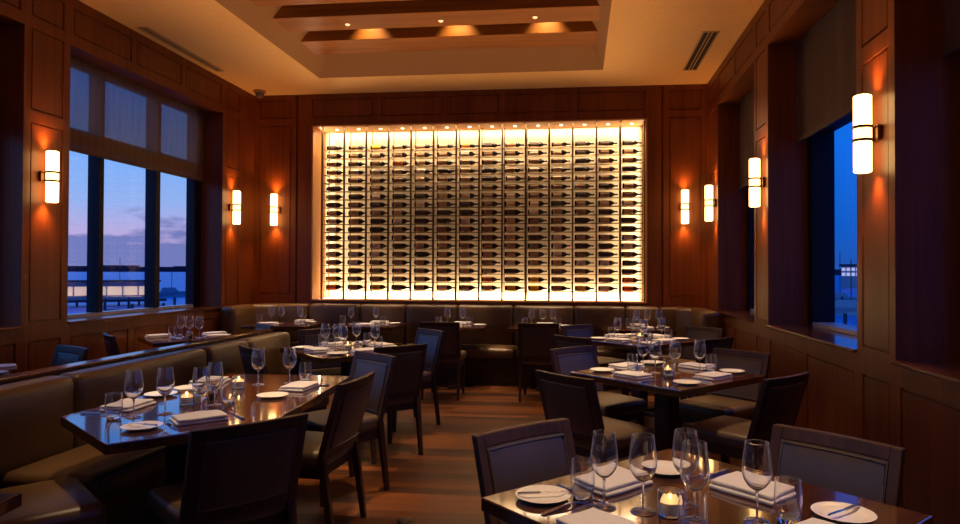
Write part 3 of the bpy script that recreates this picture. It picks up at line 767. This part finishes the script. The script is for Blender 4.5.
def make_candle():
    root = thing('votive_candle', 'x', 'candle')
    m = MB(); seg = 40; v = []; f = []
    prof = [(0, 0), (.031, 0), (.034, .003), (.034, .070), (.0325, .0715), (.031, .070), (.031, .008), (0, .007)]
    for k, (r, z) in enumerate(prof):
        for s in range(seg):
            a = 2 * PI * s / seg; rr = r + (.0009 if s % 2 else 0) * (2 <= k <= 3); v.append((rr * math.cos(a), rr * math.sin(a), z))
    for k in range(len(prof) - 1):
        for s in range(seg): f.append((k * seg + s, k * seg + (s + 1) % seg, (k + 1) * seg + (s + 1) % seg, (k + 1) * seg + s))
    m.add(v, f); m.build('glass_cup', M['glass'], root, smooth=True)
    m = MB(); m.lathe([(0, .009), (.0300, .009), (.0300, .040), (.026, .038), (0, .037)], 24); m.build('wax', M['wax'], root, smooth=True)
    m = MB(); m.lathe([(0, .039), (.0035, .043), (.0042, .047), (.0028, .054), (0, .062)], 10); m.build('flame', M['flame'], root, smooth=True)
    l = bpy.data.lights.new('candle_light', 'POINT'); l.energy = P_CANDLE; l.color = (1, .58, .2); l.shadow_soft_size = .006
    o = bpy.data.objects.new('candle_light', l); COL.objects.link(o); o.parent = root; o.location = (0, 0, .055)
    return root
def make_shaker(kind):
    root = thing(kind + '_shaker', 'x', kind + ' shaker')
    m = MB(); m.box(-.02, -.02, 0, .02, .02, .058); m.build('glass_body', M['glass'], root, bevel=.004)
    m = MB(); m.box(-.0165, -.0165, .005, .0165, .0165, .040); m.build('filling', M[kind], root, bevel=.002)
    m = MB(); m.lathe([(.0185, .0585), (.019, .066), (.015, .073), (0, .075)], 16); m.lathe([(0, .0585), (.0185, .0585)], 16); m.build('cap', M['steel'], root, smooth=True)
    return root
def make_plate():
    m = MB(); m.lathe([(0, 0), (.050, 0), (.055, .002), (.083, .0135), (.085, .0155), (.082, .0160), (.056, .0062), (.050, .0048), (0, .0045)], 40)
    return m.build('bread_plate', M['china'], smooth=True)
def make_napkin():
    m = MB(); r = random.Random(5)
    for k, (z, hx, hy, ox_, oy_) in enumerate(((.0065, .112, .078, 0, 0), (.0215, .106, .074, .003, -.004))):
        q = MB(); q.rounded((ox_, oy_, z), (hx, hy, .0063), .0058, (0, 0, .0018), 9)
        q.v = [(x + .002 * math.sin(y * 40 + k), y + .0018 * math.sin(x * 37 + k), zz + (.0012 * math.sin(x * 31 + y * 17) if zz > .012 else 0)) for x, y, zz in q.v]
        m.join(q)
    return m.build('folded_napkin', M['linen'], smooth=True)
def make_fork():
    m = MB()
    def strip(pts, w, th=.0022):
        for (a, wa), (b, wb) in zip(zip(pts, w), list(zip(pts, w))[1:]):
            m.hull8([(-wa, a[0], a[1]), (wa, a[0], a[1]), (wa, a[0], a[1] + th), (-wa, a[0], a[1] + th)], [(-wb, b[0], b[1]), (wb, b[0], b[1]), (wb, b[0], b[1] + th), (-wb, b[0], b[1] + th)])
    strip([(-.10, .001), (-.06, .004), (-.01, .009), (.03, .008), (.045, .004), (.060, .0015)], [.0075, .006, .0038, .0035, .009, .0125])
    for k in range(4):
        x = -.0105 + k * .007
        m.hull8([(x - .002, .060, .0015), (x + .002, .060, .0015), (x + .002, .060, .0037), (x - .002, .060, .0037)], [(x - .0013, .102, .005), (x + .0013, .102, .005), (x + .0013, .102, .0068), (x - .0013, .102, .0068)])
    return m.build('fork', M['steel'], smooth=False)
def make_knife(name, s):
    root = thing(name, 'x', 'knife')
    m = MB(); m.hull8([(-.0075 * s, -.11 * s, 0.0003), (.0075 * s, -.11 * s, 0.0003), (.0075 * s, -.11 * s, .008), (-.0075 * s, -.11 * s, .008)], [(-.006 * s, -.012 * s, .0003), (.006 * s, -.012 * s, .0003), (.006 * s, -.012 * s, .007), (-.006 * s, -.012 * s, .007)])
    m.build('handle', M['knife_handle'], root, bevel=.002)
    m = MB(); m.prism([(-.005 * s, -.013 * s), (.005 * s, -.013 * s), (.009 * s, .02 * s), (.0095 * s, .08 * s), (.004 * s, .105 * s), (-.004 * s, .110 * s), (-.0052 * s, .03 * s)], .0025, .0045); m.build('blade', M['steel'], root)
    return root
WG, TB, CD, PL, NK, FK = Proto(make_wine_glass()), Proto(make_tumbler()), Proto(make_candle()), Proto(make_plate()), Proto(make_napkin()), Proto(make_fork())
KN, BK = Proto(make_knife('table_knife', 1)), Proto(make_knife('butter_knife', .72))
SA, PE = Proto(make_shaker('salt')), Proto(make_shaker('pepper'))
rj = random.Random(21)
ZI = ZT_ + .0006
def glass(x, y, lab, grp): WG.put((x, y, ZI), rj.uniform(0, 6), 'clear stemmed wine glass ' + lab, 'wine glass', grp)
def tumbler(x, y, lab, grp): TB.put((x, y, ZI), rj.uniform(0, 6), 'clear water tumbler ' + lab, 'tumbler', grp)
def candle(x, y, lab): CD.put((x, y, ZI), 0, lab, 'candle', 'votive candles')
def plate(x, y, lab, grp, knife=None):
    PL.put((x, y, ZI), 0, 'round white bread plate ' + lab, 'plate', grp)
    if knife is not None: BK.put((x, y, ZI + .0163), math.radians(knife), 'butter knife on the plate ' + lab, 'knife', 'butter knives')
def napkin(x, y, deg, lab, grp): NK.put((x, y, ZI), math.radians(deg), 'folded white napkin ' + lab, 'napkin', grp)
def fork(x, y, deg, lab): FK.put((x, y, ZI), math.radians(deg), 'steel fork ' + lab, 'fork', 'forks')
def knife(x, y, deg, lab): KN.put((x, y, ZI), math.radians(deg), 'steel table knife ' + lab, 'knife', 'table knives')
def shakers(x, y, x2, y2, tbl):
    SA.put((x, y, ZI), .6, 'square glass salt shaker on ' + tbl, 'salt shaker', 'salt shakers'); PE.put((x2, y2, ZI), .5, 'square glass pepper shaker on ' + tbl, 'pepper shaker', 'pepper shakers')
def cover(tbl, side, ex, ey, fdeg, nap=(.16, 0), pl=(.15, .27), tum=(.22, -.15), gl=(.32, -.17), kn=(.15, -.135), fk=(.15, .135), bk=True, g=True):
    """one place setting: edge middle ex,ey, diner looks along fdeg; offsets are (forward, left)"""
    a = math.radians(fdeg); F = (math.cos(a), math.sin(a)); Lf = (-F[1], F[0])
    at = lambda o: (ex + F[0] * o[0] + Lf[0] * o[1], ey + F[1] * o[0] + Lf[1] * o[1])
    w = 'at the %s seat of %s' % (side, tbl)
    if nap: napkin(*at(nap), fdeg - 90, w, 'napkins at ' + tbl)
    if pl: plate(*at(pl), w, 'bread plates at ' + tbl, None if bk is False else fdeg - 55 if bk is True else bk)
    if tum: tumbler(*at(tum), w, 'glassware at ' + tbl)
    if gl: glass(*at(gl), w, 'glassware at ' + tbl)
    if kn: knife(*at(kn), fdeg - 90, w)
    if fk: fork(*at(fk), fdeg - 90, w)

D = 45
# ------------------------------------------------------------------ nearest table
T = 'the nearest table'; cx, cy, h = .36, 2.06, .33
square_table(cx, cy, .93, PI / 4, 'square polished dark table nearest the camera, lower right', 'square dining tables')
chair(-.22, 2.655, -45, LD + 'behind the nearest table, left one with bluish pad', 'chairs around the nearest table')
chair(.966, 2.654, -135, LD + 'behind the nearest table, right one with olive pad', 'chairs around the nearest table')
chair(-.27, 1.47, 45, LD + 'of which only a top corner shows at the bottom edge', 'chairs around the nearest table')
cover(T, 'left back', cx - h, cy + h, -45, nap=(.175, -.056), pl=(.19, .2), tum=(.203, -.222), gl=(.30, -.232), kn=(.18, -.20), fk=None, bk=False)
cover(T, 'left front', cx - h, cy - h, 45, nap=(.09, .035), pl=(.143, .334), tum=(.24, -.14), gl=(.346, -.071), kn=None, fk=(.15, .235), bk=-75)
cover(T, 'right back', cx + h, cy + h, -135, nap=(.225, .03), pl=(.22, .31), tum=None, gl=(.49, -.03), kn=(.20, -.15), fk=None, bk=130)
cover(T, 'right front', cx + h, cy - h, 135, nap=(.11, 0), pl=None, tum=(.237, -.09), gl=(.29, -.02), kn=None, fk=None)
glass(.189, 1.991, 'just left of the lit candle on ' + T, 'glassware at ' + T)
candle(.264, 1.975, 'lit votive candle in a ribbed glass cup on the nearest table')
# ------------------------------------------------------------------ middle right table
T = 'the middle right table'; cx, cy = .605, 4.69
square_table(cx, cy, .93, PI / 4, 'square polished dark table in the middle on the right', 'square dining tables')
chair(-.09, 4.01, 45, LD + 'seen from behind at the left front of the middle right table', 'chairs around the middle right table')
chair(-.045, 5.45, -45, LD + 'with bluish pad at the left back of the middle right table', 'chairs around the middle right table')
chair(1.27, 5.40, -135, LD + 'with olive pad at the right back of the middle right table', 'chairs around the middle right table')
chair(1.24, 4.14, 135, LD + 'seen from behind at the right front of the middle right table', 'chairs around the middle right table')
cover(T, 'left back', cx - h, cy + h, -45, nap=(.12, -.014), pl=(.09, .31), tum=(.25, -.10), gl=(.237, .03), kn=None, fk=None, bk=False)
cover(T, 'left front', cx - h, cy - h, 45, nap=(.168, .044), pl=(.19, .34), tum=(.36, -.10), gl=(.42, .06), fk=None, bk=False)
cover(T, 'right front', cx + h, cy - h, 135, nap=(.163, -.088), pl=(.124, .245), tum=(.34, -.33), gl=(.366, -.235), fk=(.19, .07), kn=None, bk=False)
cover(T, 'right back', cx + h, cy + h, -135, nap=(.085, -.03), pl=(.07, .25), tum=None, gl=(.40, .02), kn=None, fk=None, bk=False)
candle(.60, 4.60, 'lit votive candle in the middle of the middle right table')
# ------------------------------------------------------------------ far right table
T = 'the far right table'; cx, cy = .63, 7.0
square_table(cx, cy, .93, PI / 4, 'square polished dark table far back on the right', 'square dining tables')
chair(-.06, 6.33, 45, LD + 'seen from behind at the left front of the far right table', 'chairs around the far right table')
chair(-.02, 7.72, -45, LD + 'with bluish pad at the left back of the far right table', 'chairs around the far right table')
chair(1.39, 7.60, -135, LD + 'with olive pad at the right back of the far right table', 'chairs around the far right table')
chair(1.29, 6.36, 135, LD + 'seen from behind at the right front of the far right table', 'chairs around the far right table')
for sd, dx, dy, fd in (('left back', -h, h, -45), ('left front', -h, -h, 45), ('right front', h, -h, 135), ('right back', h, h, -135)):
    cover(T, sd, cx + dx, cy + dy, fd, bk=False)
candle(.63, 6.95, 'lit votive candle in the middle of the far right table'); shakers(.74, 7.02, .70, 7.10, T)
# ------------------------------------------------------------------ centre left table
T = 'the centre left table'; cx, cy = -2.02, 5.80
square_table(cx, cy, .93, PI / 4, 'square polished dark table at centre left beyond the booth', 'square dining tables')
chair(-2.430, 4.750, 45, LD + 'seen from behind at the left front of the centre left table', 'chairs around the centre left table', 1)
chair(-1.337, 5.012, 135, LD + 'seen from behind at the right front of the centre left table', 'chairs around the centre left table', 1)
chair(-1.412, 6.395, -135, LD + 'with bluish pad at the right back of the centre left table', 'chairs around the centre left table', 1)
chair(-2.506, 6.339, -45, LD + 'with olive pad at the left back of the centre left table', 'chairs around the centre left table', 1)
for sd, dx, dy, fd in (('left back', -h, h, -45), ('left front', -h, -h, 45), ('right front', h, -h, 135), ('right back', h, h, -135)):
    cover(T, sd, cx + dx, cy + dy, fd, bk=False)
candle(-2.02, 5.74, 'lit votive candle in the middle of the centre left table'); shakers(-1.93, 5.72, -1.89, 5.80, T)
glass(-2.13, 5.78, 'just left of the candle on ' + T, 'glassware at ' + T)
# ------------------------------------------------------------------ long booth table
T = 'the long booth table'
pts = [(-2.45, 2.95), (-1.88, 2.50), (-1.405, 2.99), (-1.49, 4.31), (-2.34, 4.31)]
root = thing('booth_table', 'long polished table with a pointed near end beside the booth', 'table', (-1.9, 3.4, 0))
loc = [(x + 1.9, y - 3.4) for x, y in pts]
m = MB(); m.prism(loc, ZT_ - .045, ZT_); m.build('table_top', M['table'], root, bevel=.005)
for y in (-.2, .62):
    m = MB(); m.box(-.14, y - .06, .03, -.02, y + .06, ZT_ - .045); m.build('column', M['table_leg'], root, bevel=.006)
    m = MB(); m.box(-.26, y - .05, 0, .10, y + .05, .03); m.box(-.13, y - .22, .001, -.03, y + .22, .029); m.build('base', M['table_leg'], root, bevel=.004)
chair(-1.31, 2.60, 140, LD + 'large in front at the slanted end of the booth table', 'chairs around the booth table')
chair(-1.215, 3.63, 176, LD + 'seen from behind on the aisle side of the booth table', 'chairs around the booth table', .4)
chair(-1.385, 4.50, -128, LD + 'with bluish pad at the far right corner of the booth table', 'chairs around the booth table', 1)
cover(T, 'near booth', -2.385, 3.17, 2, nap=(.125, .0), pl=(.10, .32), tum=(.213, -.245), gl=(.29, -.213), kn=(.10, -.16), fk=(.13, .13), bk=False)
cover(T, 'far booth', -2.375, 3.92, 2, nap=(.12, 0), pl=(.11, -.23), tum=None, gl=None, kn=None, fk=None, bk=False)
cover(T, 'slanted end', -1.64, 2.74, 135, nap=(.225, -.07), pl=(.205, .17), tum=(.56, -.30), gl=(.474, .021), kn=(.235, -.24), fk=(.19, .055), bk=True)
cover(T, 'aisle side', -1.45, 3.80, 176, nap=(.185, .0), pl=(.20, .28), tum=(.27, -.24), gl=(.33, -.155), kn=(.17, -.13), fk=None, bk=False)
glass(-1.934, 3.90, 'standing alone far in the middle of ' + T, 'glassware at ' + T); glass(-1.86, 3.28, 'behind the near tumblers in the middle of ' + T, 'glassware at ' + T)
glass(-1.835, 3.11, 'in front of the shakers on ' + T, 'glassware at ' + T)
tumbler(-2.02, 3.42, 'behind the candle on ' + T, 'glassware at ' + T)
candle(-2.02, 3.29, 'lit votive candle on the blue gleaming end of the booth table')
candle(-2.00, 3.79, 'second lit votive candle farther along the booth table')
shakers(-1.975, 3.32, -1.93, 3.385, T)

# ================================================================== LEFT BOOTH (upholstered partition and bench)
root = thing('booth_bench', 'long olive leather booth bench and back dividing the left side', 'bench', (-2.9, 4.0, 0))
o_ = lambda x, y, z: (x + 2.9, y - 4.0, z)
def seg(name, m, a, b, d0, d1, z0, z1, r, crown, parent=root, n=7):
    """soft block along a->b, from d0 to d1 to the right of the line"""
    a, b = Vector(a), Vector(b); L_ = (b - a).length; t = (b - a) / L_; rt = Vector((t.y, -t.x))
    q = MB(); q.rounded((0, 0, 0), (L_ / 2 - .002, (d1 - d0) / 2, (z1 - z0) / 2), r, crown, n)
    c = (a + b) / 2 + rt * (d0 + d1) / 2; an = math.atan2(t.y, t.x)
    q.xf(Matrix.Translation((c.x + 2.9, c.y - 4.0, (z0 + z1) / 2)) @ Matrix.Rotation(an, 4, 'Z'))
    return q.build(name, m, parent, smooth=True)
BL = [(-2.98, 2.46), (-2.955, 3.45), (-2.94, 4.75), (-2.915, 5.35), (-2.90, 6.12)]
for a, b in zip(BL, BL[1:]): seg('back_cushion', M['leather'], a, b, .03, .20, .40, .866, .05, (0, .022, 0))
seg('back_cushion', M['leather'], (-2.40, 1.92), (-2.97, 2.43), .03, .20, .40, .866, .05, (0, .022, 0))
m = MB(); m.prism([(-2.985 + 2.9, 2.46 - 4), (-2.86 + 2.9, 2.55 - 4), (-2.80 + 2.9, 6.13 - 4), (-2.97 + 2.9, 6.13 - 4), (-3.10 + 2.9, 2.46 - 4)], .001, .42)
m.build('plinth', M['table_leg'], root)
m = MB(); m.prism([(-.155, -1.56), (-.06, -1.56), (.012, 2.13), (-.085, 2.13)], .42, .865); m.build('partition', M['espresso'], root)
m = MB(); m.prism([(-.165, -1.57), (-.055, -1.57), (.0, 2.14), (-.09, 2.14)], .866, .884); m.build('ledge', M['mahogany_h'], root, bevel=.005)
seg('seat_cushion', M['leather'], (-2.78, 2.93), (-2.77, 3.74), .02, .52, .335, .475, .045, (0, 0, .012))
seg('seat_cushion', M['leather'], (-2.77, 3.75), (-2.765, 4.50), .02, .52, .335, .475, .045, (0, 0, .012))
seg('seat_cushion', M['leather'], (-2.345, 2.14), (-2.775, 2.50), .06, .62, .335, .475, .045, (0, 0, .012))
m = MB(); m.prism([(.14, -1.07), (.58, -1.07), (.58, .48), (.14, .48)], .001, .335); m.prism([(.55, -1.82), (.12, -1.46), (.46, -1.08), (.86, -1.42)], .001, .334); m.build('seat_base', M['table_leg'], root)

# ================================================================== BANQUETTE along the wine wall
root = thing('banquette', 'dark olive leather banquette running below the wine rack and round both corners', 'bench', (-1.4, 8.8, 0))
def bseg(name, m, a, b, d0, d1, z0, z1, r, crown, n=7):
    a, b = Vector(a), Vector(b); L_ = (b - a).length; t = (b - a) / L_; rt = Vector((t.y, -t.x))
    q = MB(); q.rounded((0, 0, 0), (L_ / 2 - .0015, (d1 - d0) / 2, (z1 - z0) / 2), r, crown, n)
    c = (a + b) / 2 + rt * (d0 + d1) / 2
    q.xf(Matrix.Translation((c.x + 1.4, c.y - 8.8, (z0 + z1) / 2)) @ Matrix.Rotation(math.atan2(t.y, t.x), 4, 'Z'))
    return q.build(name, m, root, smooth=True)
xs = [-4.28, -3.70, -2.97, -2.33, -1.62, -.86, -.05, .62, 1.06, 1.42]
for a, b in zip(xs, xs[1:]):
    bseg('back_cushion', M['leather'], (a, 9.07), (b, 9.07), 0, .17, .44, .985, .045, (0, .02, 0))
xs2 = [-3.9, -3.1, -2.33, -1.55, -.78, 0, .8]
for a, b in zip(xs2, xs2[1:]): bseg('seat_cushion', M['leather'], (a, 8.90), (b, 8.90), 0, .50, .34, .465, .045, (0, 0, .012))
# returns: left wall then right wall, with curved corners
bseg('back_cushion', M['leather'], (-4.57, 8.10), (-4.57, 8.75), .02, .22, .44, .985, .06, (0, .02, 0))
bseg('back_cushion', M['leather'], (-4.57, 8.75), (-4.25, 9.07), .02, .22, .44, .985, .06, (0, .02, 0))
bseg('back_cushion', M['leather'], (1.39, 9.07), (1.67, 8.79), .02, .22, .44, .985, .06, (0, .02, 0))
bseg('back_cushion', M['leather'], (1.67, 8.79), (1.67, 7.98), .02, .24, .44, .985, .06, (0, .02, 0))
bseg('seat_cushion', M['leather'], (-4.36, 8.12), (-4.36, 8.88), 0, .37, .34, .465, .045, (0, 0, .012))
bseg('seat_cushion', M['leather'], (1.43, 8.88), (1.43, 8.0), 0, .60, .34, .465, .045, (0, 0, .012))
m = MB(); m.box(-4.36 + 1.4, 8.47 - 8.8, .001, 1.42 + 1.4, 9.06 - 8.8, .36); m.box(-4.36 + 1.4, 8.14 - 8.8, .002, -4.22 + 1.4, 8.47 - 8.8, .359); m.box(1.05 + 1.4, 8.02 - 8.8, .002, 1.42 + 1.4, 8.47 - 8.8, .359)
m.build('base', M['table_leg'], root)
m = MB(); m.box(-4.57 + 1.4, 9.0 - 8.8, .36, 1.66 + 1.4, 9.09 - 8.8, .96); m.build('back_board', M['table_leg'], root)

# banquette tables, left to right
BT = [('the first banquette table from the left', -3.78, 8.36, .84), ('the second banquette table from the left', -2.66, 8.42, .78), ('the third banquette table from the left', -1.54, 8.45, .78),
      ('the fourth banquette table from the left', -.46, 8.45, .78), ('the fifth banquette table from the left', .72, 8.42, .85)]
for k, (T, x, y, w) in enumerate(BT):
    square_table(x, y, w, 0, 'dark rectangular table at the banquette, ' + ['leftmost in the corner', 'second from the left', 'third from the left, behind a chair', 'fourth from the left, behind a chair', 'rightmost by the corner'][k], 'banquette tables', .72, -.17)
PX = {0: dict(g=[(-4.00, 8.42), (-3.88, 8.45), (-3.62, 8.45)], t=[(-4.12, 8.33), (-3.52, 8.3)], n=[(-3.95, 8.23), (-3.68, 8.72)], p=[(-3.55, 8.62)]),
      1: dict(g=[(-2.93, 8.45), (-2.60, 8.45)], t=[(-3.0, 8.33), (-2.46, 8.3)], n=[(-2.70, 8.25), (-2.62, 8.68)], p=[(-2.38, 8.55)]),
      2: dict(g=[(-1.66, 8.45), (-1.46, 8.45)], t=[(-1.75, 8.33), (-1.35, 8.3)], n=[(-1.55, 8.22), (-1.50, 8.68)], p=[(-1.25, 8.5)]),
      3: dict(g=[(-.58, 8.45), (-.44, 8.45), (-.31, 8.45)], t=[(-.66, 8.33), (-.24, 8.3)], n=[(-.45, 8.25), (-.42, 8.68)], p=[(-.16, 8.52)]),
      4: dict(g=[(.73, 8.5), (.86, 8.48), (1.0, 8.5)], t=[(.62, 8.35)], n=[(.80, 8.25), (.78, 8.66)], p=[(1.04, 8.4)])}
W3 = {1: [''], 2: ['left ', 'right '], 3: ['left ', 'middle ', 'right ']}
for k, dct in PX.items():
    T = BT[k][0]
    for i, (x, y) in enumerate(dct['g']): glass(x, y, 'on the %sof %s' % (W3[len(dct['g'])][i] + ('side ' if len(dct['g']) > 1 else 'top '), T), 'glassware on the banquette tables')
    for i, (x, y) in enumerate(dct['t']): tumbler(x, y, 'on the %sof %s' % (W3[len(dct['t'])][i] + ('side ' if len(dct['t']) > 1 else 'top '), T), 'glassware on the banquette tables')
    for i, (x, y) in enumerate(dct['n']): napkin(x, y, 180 * i, 'on the %s edge of %s' % (('front', 'back')[i], T), 'napkins on the banquette tables')
    for x, y in dct['p']: plate(x, y, 'on ' + T, 'bread plates on the banquette tables')
chair(-1.535, 7.36, 90, LD + 'seen from behind at the third banquette table', 'chairs in front of the banquette', 1)
chair(-.43, 7.36, 90, LD + 'seen from behind at the fourth banquette table', 'chairs in front of the banquette', 1)

# ================================================================== WINDOW TABLES on the left
T = 'the left window table'; cx, cy = -4.03, 6.52
square_table(cx, cy, .74, PI / 4, 'small dark table under the harbour window, behind the booth', 'window side tables')
chair(-4.133, 5.517, 45, LD + 'seen edge on under the harbour window', 'chairs at the window tables', 1)
chair(-3.272, 6.751, -135, LD + 'with bright blue sheen at the far side of the window table', 'chairs at the window tables', 1)
hh = .26
napkin(-4.33, 6.52, 45, 'at the near left of ' + T, 'napkins at ' + T); napkin(-3.90, 6.86, 45, 'at the far right of ' + T, 'napkins at ' + T); napkin(-3.72, 6.62, 15, 'at the right corner of ' + T, 'napkins at ' + T)
tumbler(-4.13, 6.46, 'at the left of ' + T, 'glassware at ' + T); tumbler(-4.0, 6.36, 'with blue gleam at the front of ' + T, 'glassware at ' + T)
for i, (x, y) in enumerate(((-4.11, 6.58), (-3.98, 6.52), (-3.86, 6.50))): glass(x, y, '%s one of three on %s' % (('left', 'middle', 'right')[i], T), 'glassware at ' + T)
shakers(-3.93, 6.42, -3.885, 6.385, T)
T = 'the left edge table'
square_table(-4.13, 4.02, .62, PI / 4, 'dark table cut off by the left edge of the photo', 'window side tables')
chair(-3.72, 4.60, -118, LD + 'with blue sheen by the pier behind the left edge table', 'chairs at the window tables', 1)
napkin(-4.02, 4.26, 45, 'on ' + T, 'napkins at ' + T); plate(-3.86, 4.06, 'on ' + T, 'bread plates at ' + T); tumbler(-4.2, 4.0, 'on ' + T, 'glassware at ' + T)
# corner of a side table at the lower left edge
square_table(-2.07, 1.48, .80, math.radians(8), 'dark side table whose corner shows at the bottom left', 'window side tables')

# ================================================================== TABLE DOWNLIGHTS in the ceiling
DL = [(.36, 2.2, P_DL * .8), (.62, 4.7, P_DL * .8), (.62, 7.0, P_DL), (-2.0, 5.8, P_DL), (-1.95, 3.1, P_DL * .7), (-1.95, 3.95, P_DL * .8), (-4.0, 6.5, P_DL * .7),
      (-3.9, 8.42, P_DL * .8), (-2.66, 8.42, P_DL * .8), (-1.5, 8.42, P_DL * .8), (-.43, 8.42, P_DL * .8), (.8, 8.42, P_DL * .8), (-3.0, 3.4, P_DL * .3), (-.55, 5.0, P_DL * .7), (-.6, 6.9, P_DL * .6), (-.7, 3.3, P_DL * .55)]
for k, (x, y, p) in enumerate(DL):
    inside = CX0 < x < CX1 and CY0 < y < CY1
    z = 4.1 if inside else ZC
    if inside: y = min((b + .20 for b in (7.44, 6.72, 6.0, 5.28, 4.56, 3.84, 3.12, 2.4)), key=lambda b: abs(b - y))
    spot('table_downlight', (x, y, z - .02), p, (1.0, .70, .42), 38 if y < 5.5 and x > -1 else 24 if y > 8 else 30, .5, .03)
